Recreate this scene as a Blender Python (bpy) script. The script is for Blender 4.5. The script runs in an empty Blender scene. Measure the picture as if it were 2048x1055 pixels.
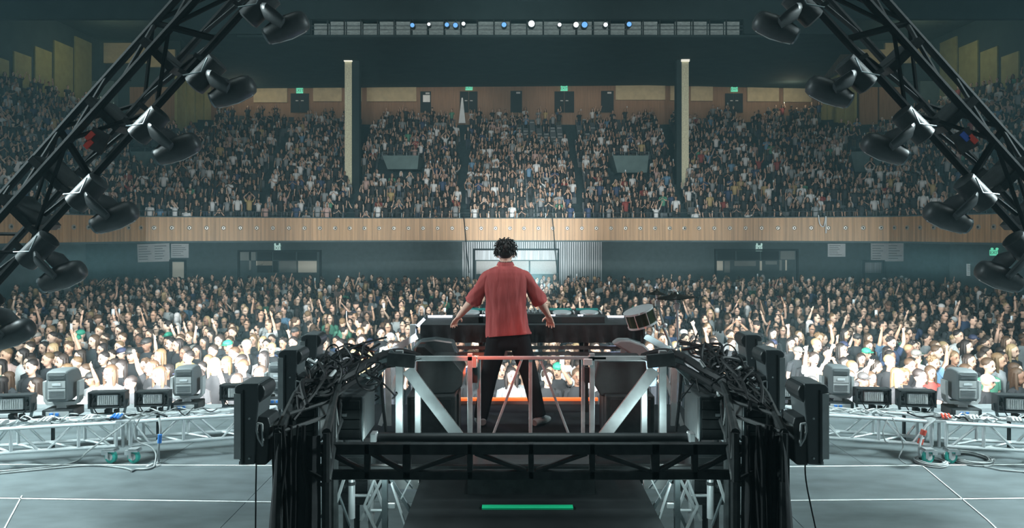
import bpy, math, random
import numpy as np
from mathutils import Vector, Matrix
R_ = random.Random(7)
S = bpy.context.scene
COL = S.collection
PI = math.pi
# ------------------------------------------------------------------ camera, world, lights, exposure
F = 1400.0; HY = 465.0; CZ = 2.63
cam = bpy.data.cameras.new('camera'); camo = bpy.data.objects.new('camera', cam); COL.objects.link(camo)
cam.lens = F / 2048 * 36; cam.sensor_width = 36; cam.shift_y = -(527.5 - HY) / 2048
cam.clip_start = 0.05; cam.clip_end = 300
camo.location = (0, 0, CZ); camo.rotation_euler = (PI / 2, 0, 0)
S.camera = camo
S.view_settings.view_transform = 'Standard'; S.view_settings.look = 'None'
S.view_settings.exposure = 0.0; S.view_settings.gamma = 1.0; S.view_settings.use_curve_mapping = False
S.cycles.use_denoising = True
S.cycles.max_bounces = 5; S.cycles.diffuse_bounces = 2; S.cycles.glossy_bounces = 2
S.cycles.volume_bounces = 0; S.cycles.transparent_max_bounces = 4
S.cycles.sample_clamp_indirect = 3.0
S.cycles.volume_step_rate = 5.0
W = bpy.data.worlds.new('world'); S.world = W; W.use_nodes = True
W.node_tree.nodes['Background'].inputs[0].default_value = (0.60, 0.80, 0.84, 1)
W.node_tree.nodes['Background'].inputs[1].default_value = 0.11

def P(px, py, Y):
    return Vector(((px - 1024) / F * Y, Y, CZ + (HY - py) / F * Y))

def lamp(kind, name, loc, target, energy, color=(1, 1, 1), size=1.0, sizey=None, spot=60, blend=0.5):
    d = bpy.data.lights.new(name, kind); d.energy = energy; d.color = color
    if kind == 'AREA':
        d.size = size
        if sizey: d.shape = 'RECTANGLE'; d.size_y = sizey
    else:
        d.shadow_soft_size = size
    if kind == 'SPOT': d.spot_size = math.radians(spot); d.spot_blend = blend
    o = bpy.data.objects.new(name, d); COL.objects.link(o); o.location = loc
    o.rotation_euler = (Vector(target) - Vector(loc)).to_track_quat('-Z', 'Y').to_euler()
    return o
WHITE = (0.93, 1.0, 0.98)
# washes hung over the stage, thrown at the audience
lamp('AREA', 'wash_light', (-5, 6.5, 9.5), (-8, 40, 3), 350, (0.80, 1.0, 0.98), 3)
lamp('AREA', 'wash_light', (5, 6.5, 9.5), (8, 40, 3), 350, (0.80, 1.0, 0.98), 3)
# key spots from the arch into the house
for x, tx, e in ((-4.5, -9, 9000), (4.5, 9, 9000), (0, 0, 12500)):
    lamp('SPOT', 'house_spot', (x, 6.8, 8.5), (tx, 46, 7.4), e, (0.90, 1.0, 0.97), 0.25, spot=30, blend=1.0)
lamp('SPOT', 'centre_spot', (0.3, 8.6, 1.9), (0.8, 43, 2.75), 42000, (0.90, 1.0, 1.0), 0.2, spot=17, blend=1.0)
for x, tx in ((-5.5, -10.5), (-6.0, -21), (5.5, 10.5), (6.0, 21)):
    lamp('SPOT', 'low_fill_spot', (x, 8.6, 2.2), (tx, 49, 2.1), 11000, (0.80, 0.97, 1.0), 0.2, spot=14, blend=1.0)  # unseen low spots added to lift the wall under the balcony
# blinders along the lip of the stage
for px, e in ((30, 300), (120, 380), (215, 420), (300, 520), (375, 850), (480, 850), (560, 800), (760, 260), (1000, 190), (1150, 190),
              (1360, 260), (1560, 800), (1640, 850), (1740, 650), (1840, 520), (1925, 420), (2020, 320)):
    p = P(px, 790, 9.7); lamp('SPOT', 'blinder_light', (p.x, 10.45, 0.75), (p.x * 1.15, 16.5, 0.05), e * 1.55, (0.99, 1.0, 0.97), 0.12, spot=108, blend=0.9)
# down light on the deck
lamp('AREA', 'stage_wash', (-8.8, 6.9, 6.2), (-6.3, 7.4, 0), 1700, (0.80, 0.98, 1.0), 2.0)
lamp('AREA', 'stage_wash', (9.2, 6.9, 6.2), (6.7, 7.4, 0), 1700, (0.80, 0.98, 1.0), 2.0)
lamp('SPOT', 'top_light', (0.25, 4.2, 6.5), (0.2, 5.8, 1.2), 330, (0.85, 1.0, 1.0), 0.15, spot=46, blend=0.6)
for s in (-1, 1):
    lamp('POINT', 'rig_fill_light', (0.12 + s * 1.0, 4.38, 0.95), (0, 0, 0), 5.5, (0.75, 1.0, 1.0), 0.04)  # two unseen points added per side to brighten the rig posts
    lamp('POINT', 'rig_fill_light', (0.13 + s * 1.02, 5.15, 1.12), (0, 0, 0), 4, (0.75, 1.0, 1.0), 0.06)
    lamp('POINT', 'side_wall_fill', (s * 30 + .3, 51.5, CZ + 13.6), (0, 0, 0), 170, (1.0, 0.95, 0.6), .3)  # two unseen points added per side to bring up the olive panels
    lamp('POINT', 'side_wall_fill', (s * 23 + .3, 58.5, CZ + 11.6), (0, 0, 0), 70, (1.0, 0.92, 0.65), .2)
    lamp('AREA', 'rear_wall_fill', (s * 14, 60.6, CZ + 12.4), (s * 14, 62.5, CZ + 10.6), 55, (1.0, 0.90, 0.72), 24, 0.4)  # unseen warm strip added to brighten the top rear wall
# coloured light on the performer
lamp('SPOT', 'red_light', (-0.9, 2.2, 4.6), (0.0, 7.0, 2.1), 175, (1.0, 0.60, 0.54), 0.1, spot=22, blend=0.6)
lamp('SPOT', 'orange_light', (-0.40, 5.30, 1.98), (-0.02, 5.62, 1.64), 40, (1.0, 0.10, 0.03), 0.04, spot=95, blend=0.8)
lamp('POINT', 'orange_light', tuple(P(782, 735, 6.25)), (0, 0, 0), 0.7, (1.0, 0.2, 0.08), 0.04)
lamp('POINT', 'orange_light', tuple(P(1345, 735, 6.25)), (0, 0, 0), 0.4, (1.0, 0.2, 0.08), 0.04)
lamp('POINT', 'orange_light', (-0.35, 7.0, 1.25), (0, 0, 0), 1.3, (1.0, 0.14, 0.05), 0.04)

# ------------------------------------------------------------------ helpers
def tag(o, label=None, cat=None, group=None, kind=None):
    if label: o['label'] = label
    if cat: o['category'] = cat
    if group: o['group'] = group
    if kind: o['kind'] = kind
    return o

def empty(name, loc=(0, 0, 0), rot=(0, 0, 0)):
    o = bpy.data.objects.new(name, None); COL.objects.link(o); o.location = loc; o.rotation_euler = rot
    o.empty_display_size = 0.1
    return o

def frame_from(d):
    d = Vector(d).normalized()
    up = Vector((0, 0, 1)) if abs(d.z) < 0.9 else Vector((0, 1, 0))
    a = d.cross(up).normalized(); b = a.cross(d).normalized()
    return a, b

class MB:
    def __init__(s): s.v = []; s.f = []; s.c = []
    def add(s, vs, fs, c=0):
        n = len(s.v); s.v += [tuple(v) for v in vs]; s.f += [tuple(i + n for i in f) for f in fs]; s.c += [c] * len(fs); return s
    def box(s, lo, hi, c=0):
        x0, y0, z0 = lo; x1, y1, z1 = hi
        v = [(x0, y0, z0), (x1, y0, z0), (x1, y1, z0), (x0, y1, z0), (x0, y0, z1), (x1, y0, z1), (x1, y1, z1), (x0, y1, z1)]
        return s.add(v, [(0, 3, 2, 1), (4, 5, 6, 7), (0, 1, 5, 4), (1, 2, 6, 5), (2, 3, 7, 6), (3, 0, 4, 7)], c)
    def cbox(s, cx, cy, cz, sx, sy, sz, c=0):
        return s.box((cx - sx / 2, cy - sy / 2, cz - sz / 2), (cx + sx / 2, cy + sy / 2, cz + sz / 2), c)
    def bar(s, a, b, w, h=None, c=0, up=None):
        """rectangular bar from a to b"""
        h = h or w; a = Vector(a); b = Vector(b); d = (b - a).normalized()
        if up is None: u, n = frame_from(d)
        else:
            u = d.cross(Vector(up)).normalized(); n = u.cross(d).normalized()
        vs = []
        for p in (a, b):
            for i, j in ((-1, -1), (1, -1), (1, 1), (-1, 1)): vs.append(p + u * (i * w / 2) + n * (j * h / 2))
        return s.add(vs, [(3, 2, 1, 0), (4, 5, 6, 7), (0, 1, 5, 4), (1, 2, 6, 5), (2, 3, 7, 6), (3, 0, 4, 7)], c)
    def tube(s, pts, rad, n=8, c=0, flat=1.0, cap=True, ref=None):
        pts = [Vector(p) for p in pts]
        if not hasattr(rad, '__len__'): rad = [rad] * len(pts)
        vs = []; m = len(pts); a0 = None
        for i, p in enumerate(pts):
            d = (pts[min(i + 1, m - 1)] - pts[max(i - 1, 0)])
            if d.length < 1e-9: d = Vector((0, 0, 1))
            d.normalize()
            if a0 is None: a, b = frame_from(d) if ref is None else (d.cross(Vector(ref)).normalized(), None)
            else: a = (a0 - d * a0.dot(d)).normalized()
            b = d.cross(a).normalized(); a0 = a
            for k in range(n):
                t = 2 * PI * k / n
                vs.append(p + a * (math.cos(t) * rad[i]) + b * (math.sin(t) * rad[i] * flat))
        fs = []
        for i in range(m - 1):
            for k in range(n):
                k2 = (k + 1) % n; fs.append((i * n + k, i * n + k2, (i + 1) * n + k2, (i + 1) * n + k))
        if cap: fs.append(tuple(reversed(range(n)))); fs.append(tuple((m - 1) * n + k for k in range(n)))
        return s.add(vs, fs, c)
    def rings(s, rs, n=16, c=0, cap=True):
        """rs: list of (cx,cy,cz,rx,ry)"""
        vs = []
        for (cx, cy, cz, rx, ry) in rs:
            for k in range(n):
                t = 2 * PI * k / n; vs.append((cx + rx * math.cos(t), cy + ry * math.sin(t), cz))
        fs = []
        for i in range(len(rs) - 1):
            for k in range(n):
                k2 = (k + 1) % n; fs.append((i * n + k, i * n + k2, (i + 1) * n + k2, (i + 1) * n + k))
        if cap: fs.append(tuple(reversed(range(n)))); fs.append(tuple((len(rs) - 1) * n + k for k in range(n)))
        return s.add(vs, fs, c)
    def ball(s, ce, r, n=10, m=7, c=0, M=None):
        rx, ry, rz = r if hasattr(r, '__len__') else (r, r, r)
        vs = [Vector((0, 0, -rz))]
        for i in range(1, m):
            ph = -PI / 2 + PI * i / m
            for k in range(n):
                t = 2 * PI * k / n; vs.append(Vector((rx * math.cos(ph) * math.cos(t), ry * math.cos(ph) * math.sin(t), rz * math.sin(ph))))
        vs.append(Vector((0, 0, rz)))
        if M is not None: vs = [M @ v for v in vs]
        ce = Vector(ce); vs = [v + ce for v in vs]
        fs = [(0, 1 + (k + 1) % n, 1 + k) for k in range(n)]
        for i in range(m - 2):
            for k in range(n):
                k2 = (k + 1) % n; fs.append((1 + i * n + k, 1 + i * n + k2, 1 + (i + 1) * n + k2, 1 + (i + 1) * n + k))
        L = len(vs) - 1; b = 1 + (m - 2) * n
        fs += [(b + k, b + (k + 1) % n, L) for k in range(n)]
        return s.add(vs, fs, c)
    def lathe(s, prof, n=20, M=None, c=0):
        """prof: (r, z)"""
        vs = []
        for r, z in prof:
            for k in range(n):
                t = 2 * PI * k / n; v = Vector((r * math.cos(t), r * math.sin(t), z)); vs.append(M @ v if M is not None else v)
        fs = []
        for i in range(len(prof) - 1):
            for k in range(n):
                k2 = (k + 1) % n; fs.append((i * n + k, i * n + k2, (i + 1) * n + k2, (i + 1) * n + k))
        fs.append(tuple(reversed(range(n)))); fs.append(tuple((len(prof) - 1) * n + k for k in range(n)))
        return s.add(vs, fs, c)
    def prism(s, poly, t, M=None, c=0):
        """poly in XZ, thickness t in Y (centred)"""
        n = len(poly); vs = [Vector((x, -t / 2, z)) for x, z in poly] + [Vector((x, t / 2, z)) for x, z in poly]
        if M is not None: vs = [M @ v for v in vs]
        fs = [tuple(range(n)), tuple(reversed(range(n, 2 * n)))] + [(i, i + n, (i + 1) % n + n, (i + 1) % n) for i in range(n)]
        return s.add(vs, fs, c)
    def quad(s, a, b, c_, d, c=0): return s.add([a, b, c_, d], [(0, 1, 2, 3)], c)
    def mesh(s, name, mats, smooth=False):
        me = bpy.data.meshes.new(name); me.from_pydata(s.v, [], s.f)
        if not isinstance(mats, (list, tuple)): mats = [mats]
        for m in mats: me.materials.append(m)
        if any(s.c): me.polygons.foreach_set('material_index', [min(c, len(mats) - 1) for c in s.c])
        if smooth:
            me.shade_smooth()
            try: me.set_sharp_from_angle(angle=math.radians(40 if smooth is True else smooth))
            except Exception: pass
        me.update(); return me
    def build(s, name, mats, parent=None, smooth=False, world=True, bevel=0):
        """world=True: coordinates are world ones, moved to the parent's frame"""
        if parent is not None and world:
            l = parent.location
            s.v = [(x - l.x, y - l.y, z - l.z) for x, y, z in s.v]
        me = s.mesh(name, mats, smooth); o = bpy.data.objects.new(name, me); COL.objects.link(o)
        if parent is not None: o.parent = parent
        if bevel:
            b = o.modifiers.new('bevel', 'BEVEL'); b.width = bevel; b.segments = 2; b.limit_method = 'ANGLE'
        return o

def copy_tree(o, parent=None, loc=None, rot=None):
    c = o.copy(); COL.objects.link(c); c.parent = parent
    if loc is not None: c.location = loc
    if rot is not None: c.rotation_euler = rot
    for ch in list(o.children): copy_tree(ch, c)
    return c

def mat(name, col, rough=0.6, metal=0.0, var=0.0, scale=8.0, bump=0.0, emit=None, es=0.0, stretch=None, wear=None):
    m = bpy.data.materials.new(name); m.use_nodes = True; nt = m.node_tree; b = nt.nodes['Principled BSDF']
    b.inputs['Base Color'].default_value = (*col, 1); b.inputs['Roughness'].default_value = rough; b.inputs['Metallic'].default_value = metal
    if rough > .84 or name in ('black_metal', 'cable_rubber'): b.inputs['Specular IOR Level'].default_value = 0.15
    if emit: b.inputs['Emission Color'].default_value = (*emit, 1); b.inputs['Emission Strength'].default_value = es
    if var or bump:
        tc = nt.nodes.new('ShaderNodeTexCoord'); mp = nt.nodes.new('ShaderNodeMapping'); nz = nt.nodes.new('ShaderNodeTexNoise')
        nt.links.new(tc.outputs['Object'], mp.inputs[0]); nt.links.new(mp.outputs[0], nz.inputs['Vector'])
        if stretch: mp.inputs['Scale'].default_value = stretch
        nz.inputs['Scale'].default_value = scale; nz.inputs['Detail'].default_value = 4
        if var:
            r = nt.nodes.new('ShaderNodeValToRGB')
            r.color_ramp.elements[0].position = 0.3; r.color_ramp.elements[1].position = 0.7
            r.color_ramp.elements[0].color = (*[c * (1 - var) for c in col], 1)
            r.color_ramp.elements[1].color = (*([min(1, c * (1 + var)) for c in col] if wear is None else wear), 1)
            nt.links.new(nz.outputs['Fac'], r.inputs[0]); nt.links.new(r.outputs[0], b.inputs['Base Color'])
        if bump:
            bp = nt.nodes.new('ShaderNodeBump'); bp.inputs['Strength'].default_value = bump; bp.inputs['Distance'].default_value = 0.02
            nt.links.new(nz.outputs['Fac'], bp.inputs['Height']); nt.links.new(bp.outputs[0], b.inputs['Normal'])
    return m

def mat_obj(name, rough=0.7, k=0.12, scale=30):
    """colour comes from the object's own colour"""
    m = bpy.data.materials.new(name); m.use_nodes = True; nt = m.node_tree; b = nt.nodes['Principled BSDF']; b.inputs['Roughness'].default_value = rough
    oi = nt.nodes.new('ShaderNodeObjectInfo'); nz = nt.nodes.new('ShaderNodeTexNoise'); nz.inputs['Scale'].default_value = scale
    mr = nt.nodes.new('ShaderNodeMapRange'); mr.inputs[3].default_value = 1 - k; mr.inputs[4].default_value = 1 + k
    mx = nt.nodes.new('ShaderNodeVectorMath'); mx.operation = 'SCALE'
    tc = nt.nodes.new('ShaderNodeTexCoord'); nt.links.new(tc.outputs['Object'], nz.inputs['Vector'])
    nt.links.new(nz.outputs['Fac'], mr.inputs[0]); nt.links.new(oi.outputs['Color'], mx.inputs[0]); nt.links.new(mr.outputs[0], mx.inputs['Scale'])
    nt.links.new(mx.outputs[0], b.inputs['Base Color']); return m

def mat_attr(name, rough=0.75):
    m = bpy.data.materials.new(name); m.use_nodes = True; nt = m.node_tree; b = nt.nodes['Principled BSDF']; b.inputs['Roughness'].default_value = rough
    a = nt.nodes.new('ShaderNodeAttribute'); a.attribute_name = 'col'; nt.links.new(a.outputs['Color'], b.inputs['Base Color']); return m

M = {}
M['deck'] = mat('stage_deck', (0.125, 0.152, 0.158), 0.55, var=0.22, scale=2.2, bump=0.15, stretch=(1, 2.2, 1))
M['tape'] = mat('tape', (0.75, 0.78, 0.77), 0.6, var=0.2, scale=6)
M['arena'] = mat('arena_floor', (0.03, 0.035, 0.035), 0.8, var=0.2)
M['black'] = mat('black_metal', (0.032, 0.036, 0.037), 0.5, 0.0, var=0.3, scale=14)
M['arch_black'] = mat('matt_black_paint', (0.022, 0.025, 0.026), 0.9)
M['black2'] = mat('black_plastic', (0.034, 0.040, 0.042), 0.45, var=0.15, scale=20, bump=0.05)
M['cloth_black'] = mat('black_cloth', (0.035, 0.038, 0.04), 0.9, var=0.25, scale=10, bump=0.3)
M['riser'] = mat('riser_carpet', (0.012, 0.014, 0.015), 0.9, var=0.3, scale=6)
M['rubber'] = mat('cable_rubber', (0.014, 0.015, 0.016), 0.5)
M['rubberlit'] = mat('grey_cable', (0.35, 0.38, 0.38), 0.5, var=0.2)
M['bodygrey'] = mat('dark_grey_plastic', (0.09, 0.105, 0.11), 0.4, var=0.1, scale=8)
M['alu_lit'] = mat('lit_aluminium', (0.80, 0.86, 0.87), 0.4, 0.25, var=0.08, scale=9)  # aluminium lightened so the deck trusses look lit
M['alu'] = mat('aluminium', (0.62, 0.66, 0.67), 0.34, 0.6, var=0.15, scale=9, bump=0.03)
M['alu_dark'] = mat('dark_aluminium', (0.20, 0.24, 0.25), 0.38, 0.8, var=0.3, scale=6)
M['chrome'] = mat('chrome', (0.85, 0.88, 0.9), 0.2, 0.55)
M['grey'] = mat('grey_plastic', (0.30, 0.33, 0.34), 0.45, var=0.08, scale=12)
M['lgrey'] = mat('light_grey_plastic', (0.55, 0.58, 0.58), 0.5, var=0.08, scale=12)
M['vent'] = mat('vent_grille', (0.17, 0.19, 0.195), 0.6)
M['glass'] = mat('lens_glass', (0.25, 0.3, 0.32), 0.08, 0.3)
M['reflector'] = mat('strobe_reflector', (0.92, 0.95, 0.95), 0.3, 0.3, var=0.15, scale=25)
M['blue'] = mat('blue_connector', (0.04, 0.22, 0.65), 0.5)
M['redplug'] = mat('red_connector', (0.55, 0.07, 0.04), 0.5)
M['red_tape'] = mat('red_tape', (0.65, 0.04, 0.02), 0.5)
M['blue_tape'] = mat('blue_tape', (0.02, 0.09, 0.45), 0.5)
M['green_tape'] = mat('green_tape', (0.01, 0.62, 0.28), 0.5, emit=(0.0, 0.75, 0.33), es=0.06)
M['teal_wheel'] = mat('teal_wheel', (0.05, 0.5, 0.42), 0.5)
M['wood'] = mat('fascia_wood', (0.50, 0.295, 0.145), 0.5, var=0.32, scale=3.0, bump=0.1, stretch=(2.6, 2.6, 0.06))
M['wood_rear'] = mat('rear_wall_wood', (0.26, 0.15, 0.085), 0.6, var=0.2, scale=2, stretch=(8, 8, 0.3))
M['beige'] = mat('beige_panel', (0.50, 0.43, 0.27), 0.7, var=0.12, scale=2.5)
M['olive'] = mat('olive_panel', (0.27, 0.27, 0.11), 0.7, var=0.12, scale=2)
M['brick'] = mat('painted_pillar', (0.90, 0.86, 0.60), 0.7, var=0.2, scale=10, bump=0.4)
M['wallteal'] = mat('teal_wall', (0.085, 0.125, 0.135), 0.75, var=0.12, scale=3)
M['metalwall'] = mat('ribbed_metal', (0.42, 0.47, 0.50), 0.45, 0.2, var=0.3, scale=2.0, stretch=(6, 1, 0.2))
M['ceil'] = mat('dark_ceiling', (0.035, 0.052, 0.055), 0.9, var=0.12, scale=1)
M['voids'] = mat('dark_opening', (0.03, 0.036, 0.04), 0.9)
M['tread'] = mat('balcony_concrete', (0.035, 0.055, 0.062), 0.85, var=0.2)
M['vomit'] = mat('vomitory_wall', (0.13, 0.20, 0.20), 0.8, var=0.15, scale=2)
M['seat'] = mat('seat_plastic', (0.03, 0.045, 0.055), 0.5)
M['seat_w'] = mat('seat_edge', (0.42, 0.46, 0.46), 0.5)
M['paper'] = mat('paper', (0.86, 0.92, 0.94), 0.7, var=0.06, scale=3)
M['ink'] = mat('ink', (0.22, 0.27, 0.30), 0.7)
M['exit'] = mat('exit_sign', (0.1, 0.6, 0.4), 0.5, emit=(0.20, 0.95, 0.60), es=0.55)
M['exitw'] = mat('exit_sign_pale', (0.55, 0.75, 0.7), 0.5, emit=(0.62, 0.95, 0.88), es=0.45)
M['pale_door'] = mat('lit_lobby_door', (0.55, 0.55, 0.47), 0.6, emit=(0.75, 0.75, 0.62), es=0.12)
M['pale_glass'] = mat('lobby_glass', (0.30, 0.34, 0.33), 0.3, var=0.15, scale=1)
M['rose'] = mat('rosette_metal', (0.52, 0.48, 0.42), 0.35, 0.5)
M['screen'] = mat('player_screen', (0.01, 0.05, 0.05), 0.3, emit=(0.05, 0.40, 0.36), es=0.35)
M['led_w'] = mat('led_white', (1, 1, 1), 0.5, emit=(0.75, 0.82, 1.0), es=6)
M['led_b'] = mat('led_blue', (0.3, 0.4, 1), 0.5, emit=(0.35, 0.45, 1.0), es=2.2)
M['led_o'] = mat('led_orange', (1, 0.3, 0.1), 0.5, emit=(1.0, 0.16, 0.03), es=1.0)
M['led_r'] = mat('led_red', (0.9, 0.02, 0.01), 0.5, emit=(1.0, 0.02, 0.01), es=0.7)
M['lamp_w'] = mat('lamp_white', (1, 1, 1), 0.5, emit=(0.85, 0.97, 1.0), es=1.6)
M['lamp_b'] = mat('lamp_blue', (0.2, 0.5, 1), 0.5, emit=(0.16, 0.45, 0.95), es=0.9)
M['capglow'] = mat('pillar_lamp', (1, 1, 0.9), 0.5, emit=(0.9, 0.88, 0.75), es=0.7)
M['catwalk'] = mat('catwalk_glow', (0.20, 0.25, 0.25), 0.7, var=0.5, scale=3, emit=(0.5, 0.62, 0.6), es=0.13, stretch=(1.5, 1, 4))  # emission paints the lit room behind into the panels
M['dj_skin'] = mat('performer_skin', (0.74, 0.48, 0.38), 0.55, var=0.06, scale=12)
M['shirt'] = mat('salmon_shirt', (0.40, 0.092, 0.09), 0.85, var=0.16, scale=9, bump=1.0, stretch=(2, 1, 0.35))
M['trousers'] = mat('black_trousers', (0.012, 0.012, 0.014), 0.95, bump=0.2)
M['hair'] = mat('dark_hair', (0.014, 0.011, 0.01), 0.55)
M['shoe'] = mat('grey_shoe', (0.20, 0.22, 0.22), 0.7, var=0.2, scale=40)
M['drum'] = mat('drum_shell', (0.035, 0.045, 0.025), 0.15, 0.2)
M['drumhead'] = mat('drum_head', (0.02, 0.02, 0.022), 0.9)
M['cymbal'] = mat('cymbal_bronze', (0.05, 0.05, 0.045), 0.3, 0.7)
M['p_skin'] = mat_obj('crowd_skin', 0.6); M['p_cloth'] = mat_obj('crowd_cloth', 0.9, 0.18, 18); M['p_hair'] = mat_obj('crowd_hair', 0.6, 0.3, 40)
M['eye'] = mat('face_features', (0.07, 0.035, 0.03), 0.5)
M['crowd'] = mat_attr('crowd_colours')

# ------------------------------------------------------------------ haze in the hall
hz = MB().box((-60, -6, -1.45), (60, 66, 17)).build('haze', [])
m = bpy.data.materials.new('haze'); m.use_nodes = True; nt = m.node_tree
for n in list(nt.nodes): nt.nodes.remove(n)
o_ = nt.nodes.new('ShaderNodeOutputMaterial'); vs_ = nt.nodes.new('ShaderNodeVolumeScatter')
vs_.inputs['Color'].default_value = (0.50, 0.90, 1.0, 1); vs_.inputs['Density'].default_value = 0.0018; vs_.inputs['Anisotropy'].default_value = 0.0
nt.links.new(vs_.outputs[0], o_.inputs['Volume']); hz.data.materials.append(m)
tag(hz, 'thin teal stage haze filling the whole hall', 'haze', kind='stuff')

# ------------------------------------------------------------------ hall shell
CAZ = CZ
inner = [(-24.5, 8), (-21.3, 32.2), (-19.7, 37.6), (-10, 41.3), (0.3, 42), (10.6, 41.3), (20.3, 37.6), (21.9, 32.2), (25.1, 8)]
outer = [(-34.1, 14), (-34.1, 46), (-32.0, 58.2), (-12, 62), (0.3, 62), (12.6, 62), (32.6, 58.2), (34.7, 46), (34.7, 14)]
NR = 26; ZB0 = CZ + 0.05; ZB1 = CZ + 9.55
def row_line(k):
    t = k / NR
    return [((1 - t) * a[0] + t * b[0], (1 - t) * a[1] + t * b[1]) for a, b in zip(inner, outer)], ZB0 + (ZB1 - ZB0) * t

def structure(mb, name, mats, label=None, parent=None, **k):
    o = mb.build(name, mats, parent, **k); o['kind'] = 'structure'
    if label: o['label'] = label
    return o

structure(MB().box((-60, 10.6, -1.6), (60, 64, -1.5)), 'floor', M['arena'], 'dark arena floor under the standing crowd')
# balcony rake (stepped)
b = MB()
for k in range(NR):
    A, z = row_line(k); B, z1 = row_line(k + 1)
    n = len(A)
    b.add([(x, y, z) for x, y in A] + [(x, y, z) for x, y in B] + [(x, y, z1) for x, y in B],
          [(i, i + 1, n + i + 1, n + i) for i in range(n - 1)] + [(n + i, n + i + 1, 2 * n + i + 1, 2 * n + i) for i in range(n - 1)])
A, _ = row_line(0); C_, _ = row_line(NR)
b.add([(x, y, ZB0 - 0.25) for x, y in A] + [(x, y, ZB0 - 0.25) for x, y in C_], [(n + i, n + i + 1, i + 1, i) for i in range(n - 1)])
structure(b, 'floor_balcony', M['tread'], 'stepped dark concrete rake of the balcony')
# fascia, one wood panel after another with battens
fz0 = CZ - 0.46; fz1 = CZ + 0.85
fas = empty('trim_balcony', (0.3, 42, fz0)); fas['kind'] = 'structure'; fas['label'] = 'long wood clad balcony front across the hall'
def along(line, step):
    out = []
    for (x0, y0), (x1, y1) in zip(line, line[1:]):
        L = math.hypot(x1 - x0, y1 - y0); n_ = max(1, round(L / step))
        for i in range(n_): out.append(((x0 + (x1 - x0) * i / n_, y0 + (y1 - y0) * i / n_), (x0 + (x1 - x0) * (i + 1) / n_, y0 + (y1 - y0) * (i + 1) / n_)))
    return out
pans = along(inner, 1.75)
for (a, c) in pans:
    mb = MB(); d = Vector((c[0] - a[0], c[1] - a[1], 0)); L = d.length; d.normalize(); nrm = Vector((d.y, -d.x, 0))
    if nrm.y > 0 and abs(nrm.y) > .1: nrm = -nrm
    A3 = Vector((a[0], a[1], 0)); q = []
    mb.bar(A3 + d * 0.003 + Vector((0, 0, (fz0 + fz1) / 2)), A3 + d * (L - 0.003) + Vector((0, 0, (fz0 + fz1) / 2)), 0.12, fz1 - fz0)
    nb = 9
    for i in range(nb):
        p = A3 + d * (L * (i + 0.5) / nb) + nrm * (0.065)
        mb.bar(p + Vector((0, 0, fz0 + 0.02)), p + Vector((0, 0, fz1 - 0.03)), 0.13, 0.014 + 0.008 * (i % 2), up=nrm)
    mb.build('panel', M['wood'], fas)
for (a, c) in along(inner, 0.86):
    mx_, my_ = (a[0] + c[0]) / 2, (a[1] + c[1]) / 2
    if my_ < 26: continue
    d = Vector((c[0] - a[0], c[1] - a[1], 0)).normalized(); nrm = Vector((d.y, -d.x, 0))
    Mx = Matrix.Translation((mx_ + nrm.x * 0.09, my_ + nrm.y * 0.09, (fz0 + fz1) / 2 + 0.07)) @ nrm.to_track_quat('Z', 'Y').to_matrix().to_4x4()
    MB().lathe([(0.125, 0), (0.125, 0.02), (0.08, 0.035), (0.07, 0.02), (0.01, 0.02)], 12, Mx).lathe([(0.045, 0.021), (0.05, 0.05), (0.02, 0.06)], 10, Mx, c=1).build('rosette', [M['rose'], M['voids']], fas, smooth=True)
mb = MB()
for (a, c) in pans:
    mb.bar((a[0], a[1], fz0 - 0.04), (c[0], c[1], fz0 - 0.04), 0.3, 0.09); mb.bar((a[0], a[1], fz1 + 0.02), (c[0], c[1], fz1 + 0.02), 0.22, 0.05)
mb.build('ledge', M['wallteal'], fas)
rail = empty('balcony_railing', (0.3, 42, fz1)); tag(rail, 'thin steel handrail on posts along the balcony front', 'railing')
mb = MB()
for (a, c) in pans: mb.tube([(a[0], a[1] + .1, fz1 + 0.33), (c[0], c[1] + .1, fz1 + 0.33)], 0.022, 6)
mb.build('handrail', M['alu_dark'], rail)
for i, (a, c) in enumerate(pans):
    MB().tube([(a[0], a[1] + .1, fz1 + 0.02), (a[0], a[1] + .1, fz1 + 0.33)], 0.02, 6).build('post', M['alu_dark'], rail)

# wall under the balcony (ribbed metal in the middle)
wy = 49.0
structure(MB().box((-45, wy, -1.5), (46, wy + 0.3, ZB0 - 0.25)), 'wall_rear_lower', M['wallteal'], 'dim teal wall under the balcony')
mb = MB(); x0 = P(925, 0, wy).x; x1 = P(1205, 0, wy).x; nb = 64
for i in range(nb):
    xx = x0 + (x1 - x0) * i / nb
    if P(950, 0, wy).x < xx < P(1115, 0, wy).x: zz0 = CZ - 40 / F * wy
    else: zz0 = -1.5
    mb.box((xx, wy - 0.07, zz0), (xx + (x1 - x0) / nb * 0.6, wy, CZ - 0.2))
o = structure(mb, 'trim_1', M['metalwall'], 'ribbed metal cladding catching the light under the balcony')
def flat(px0, py0, px1, py1, Y, d, name, m_, **kw):
    a = P(px0, py1, Y); c = P(px1, py0, Y)
    return MB().box((a.x, Y - d, a.z), (c.x, Y, c.z)).build(name, m_, **kw)
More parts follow.
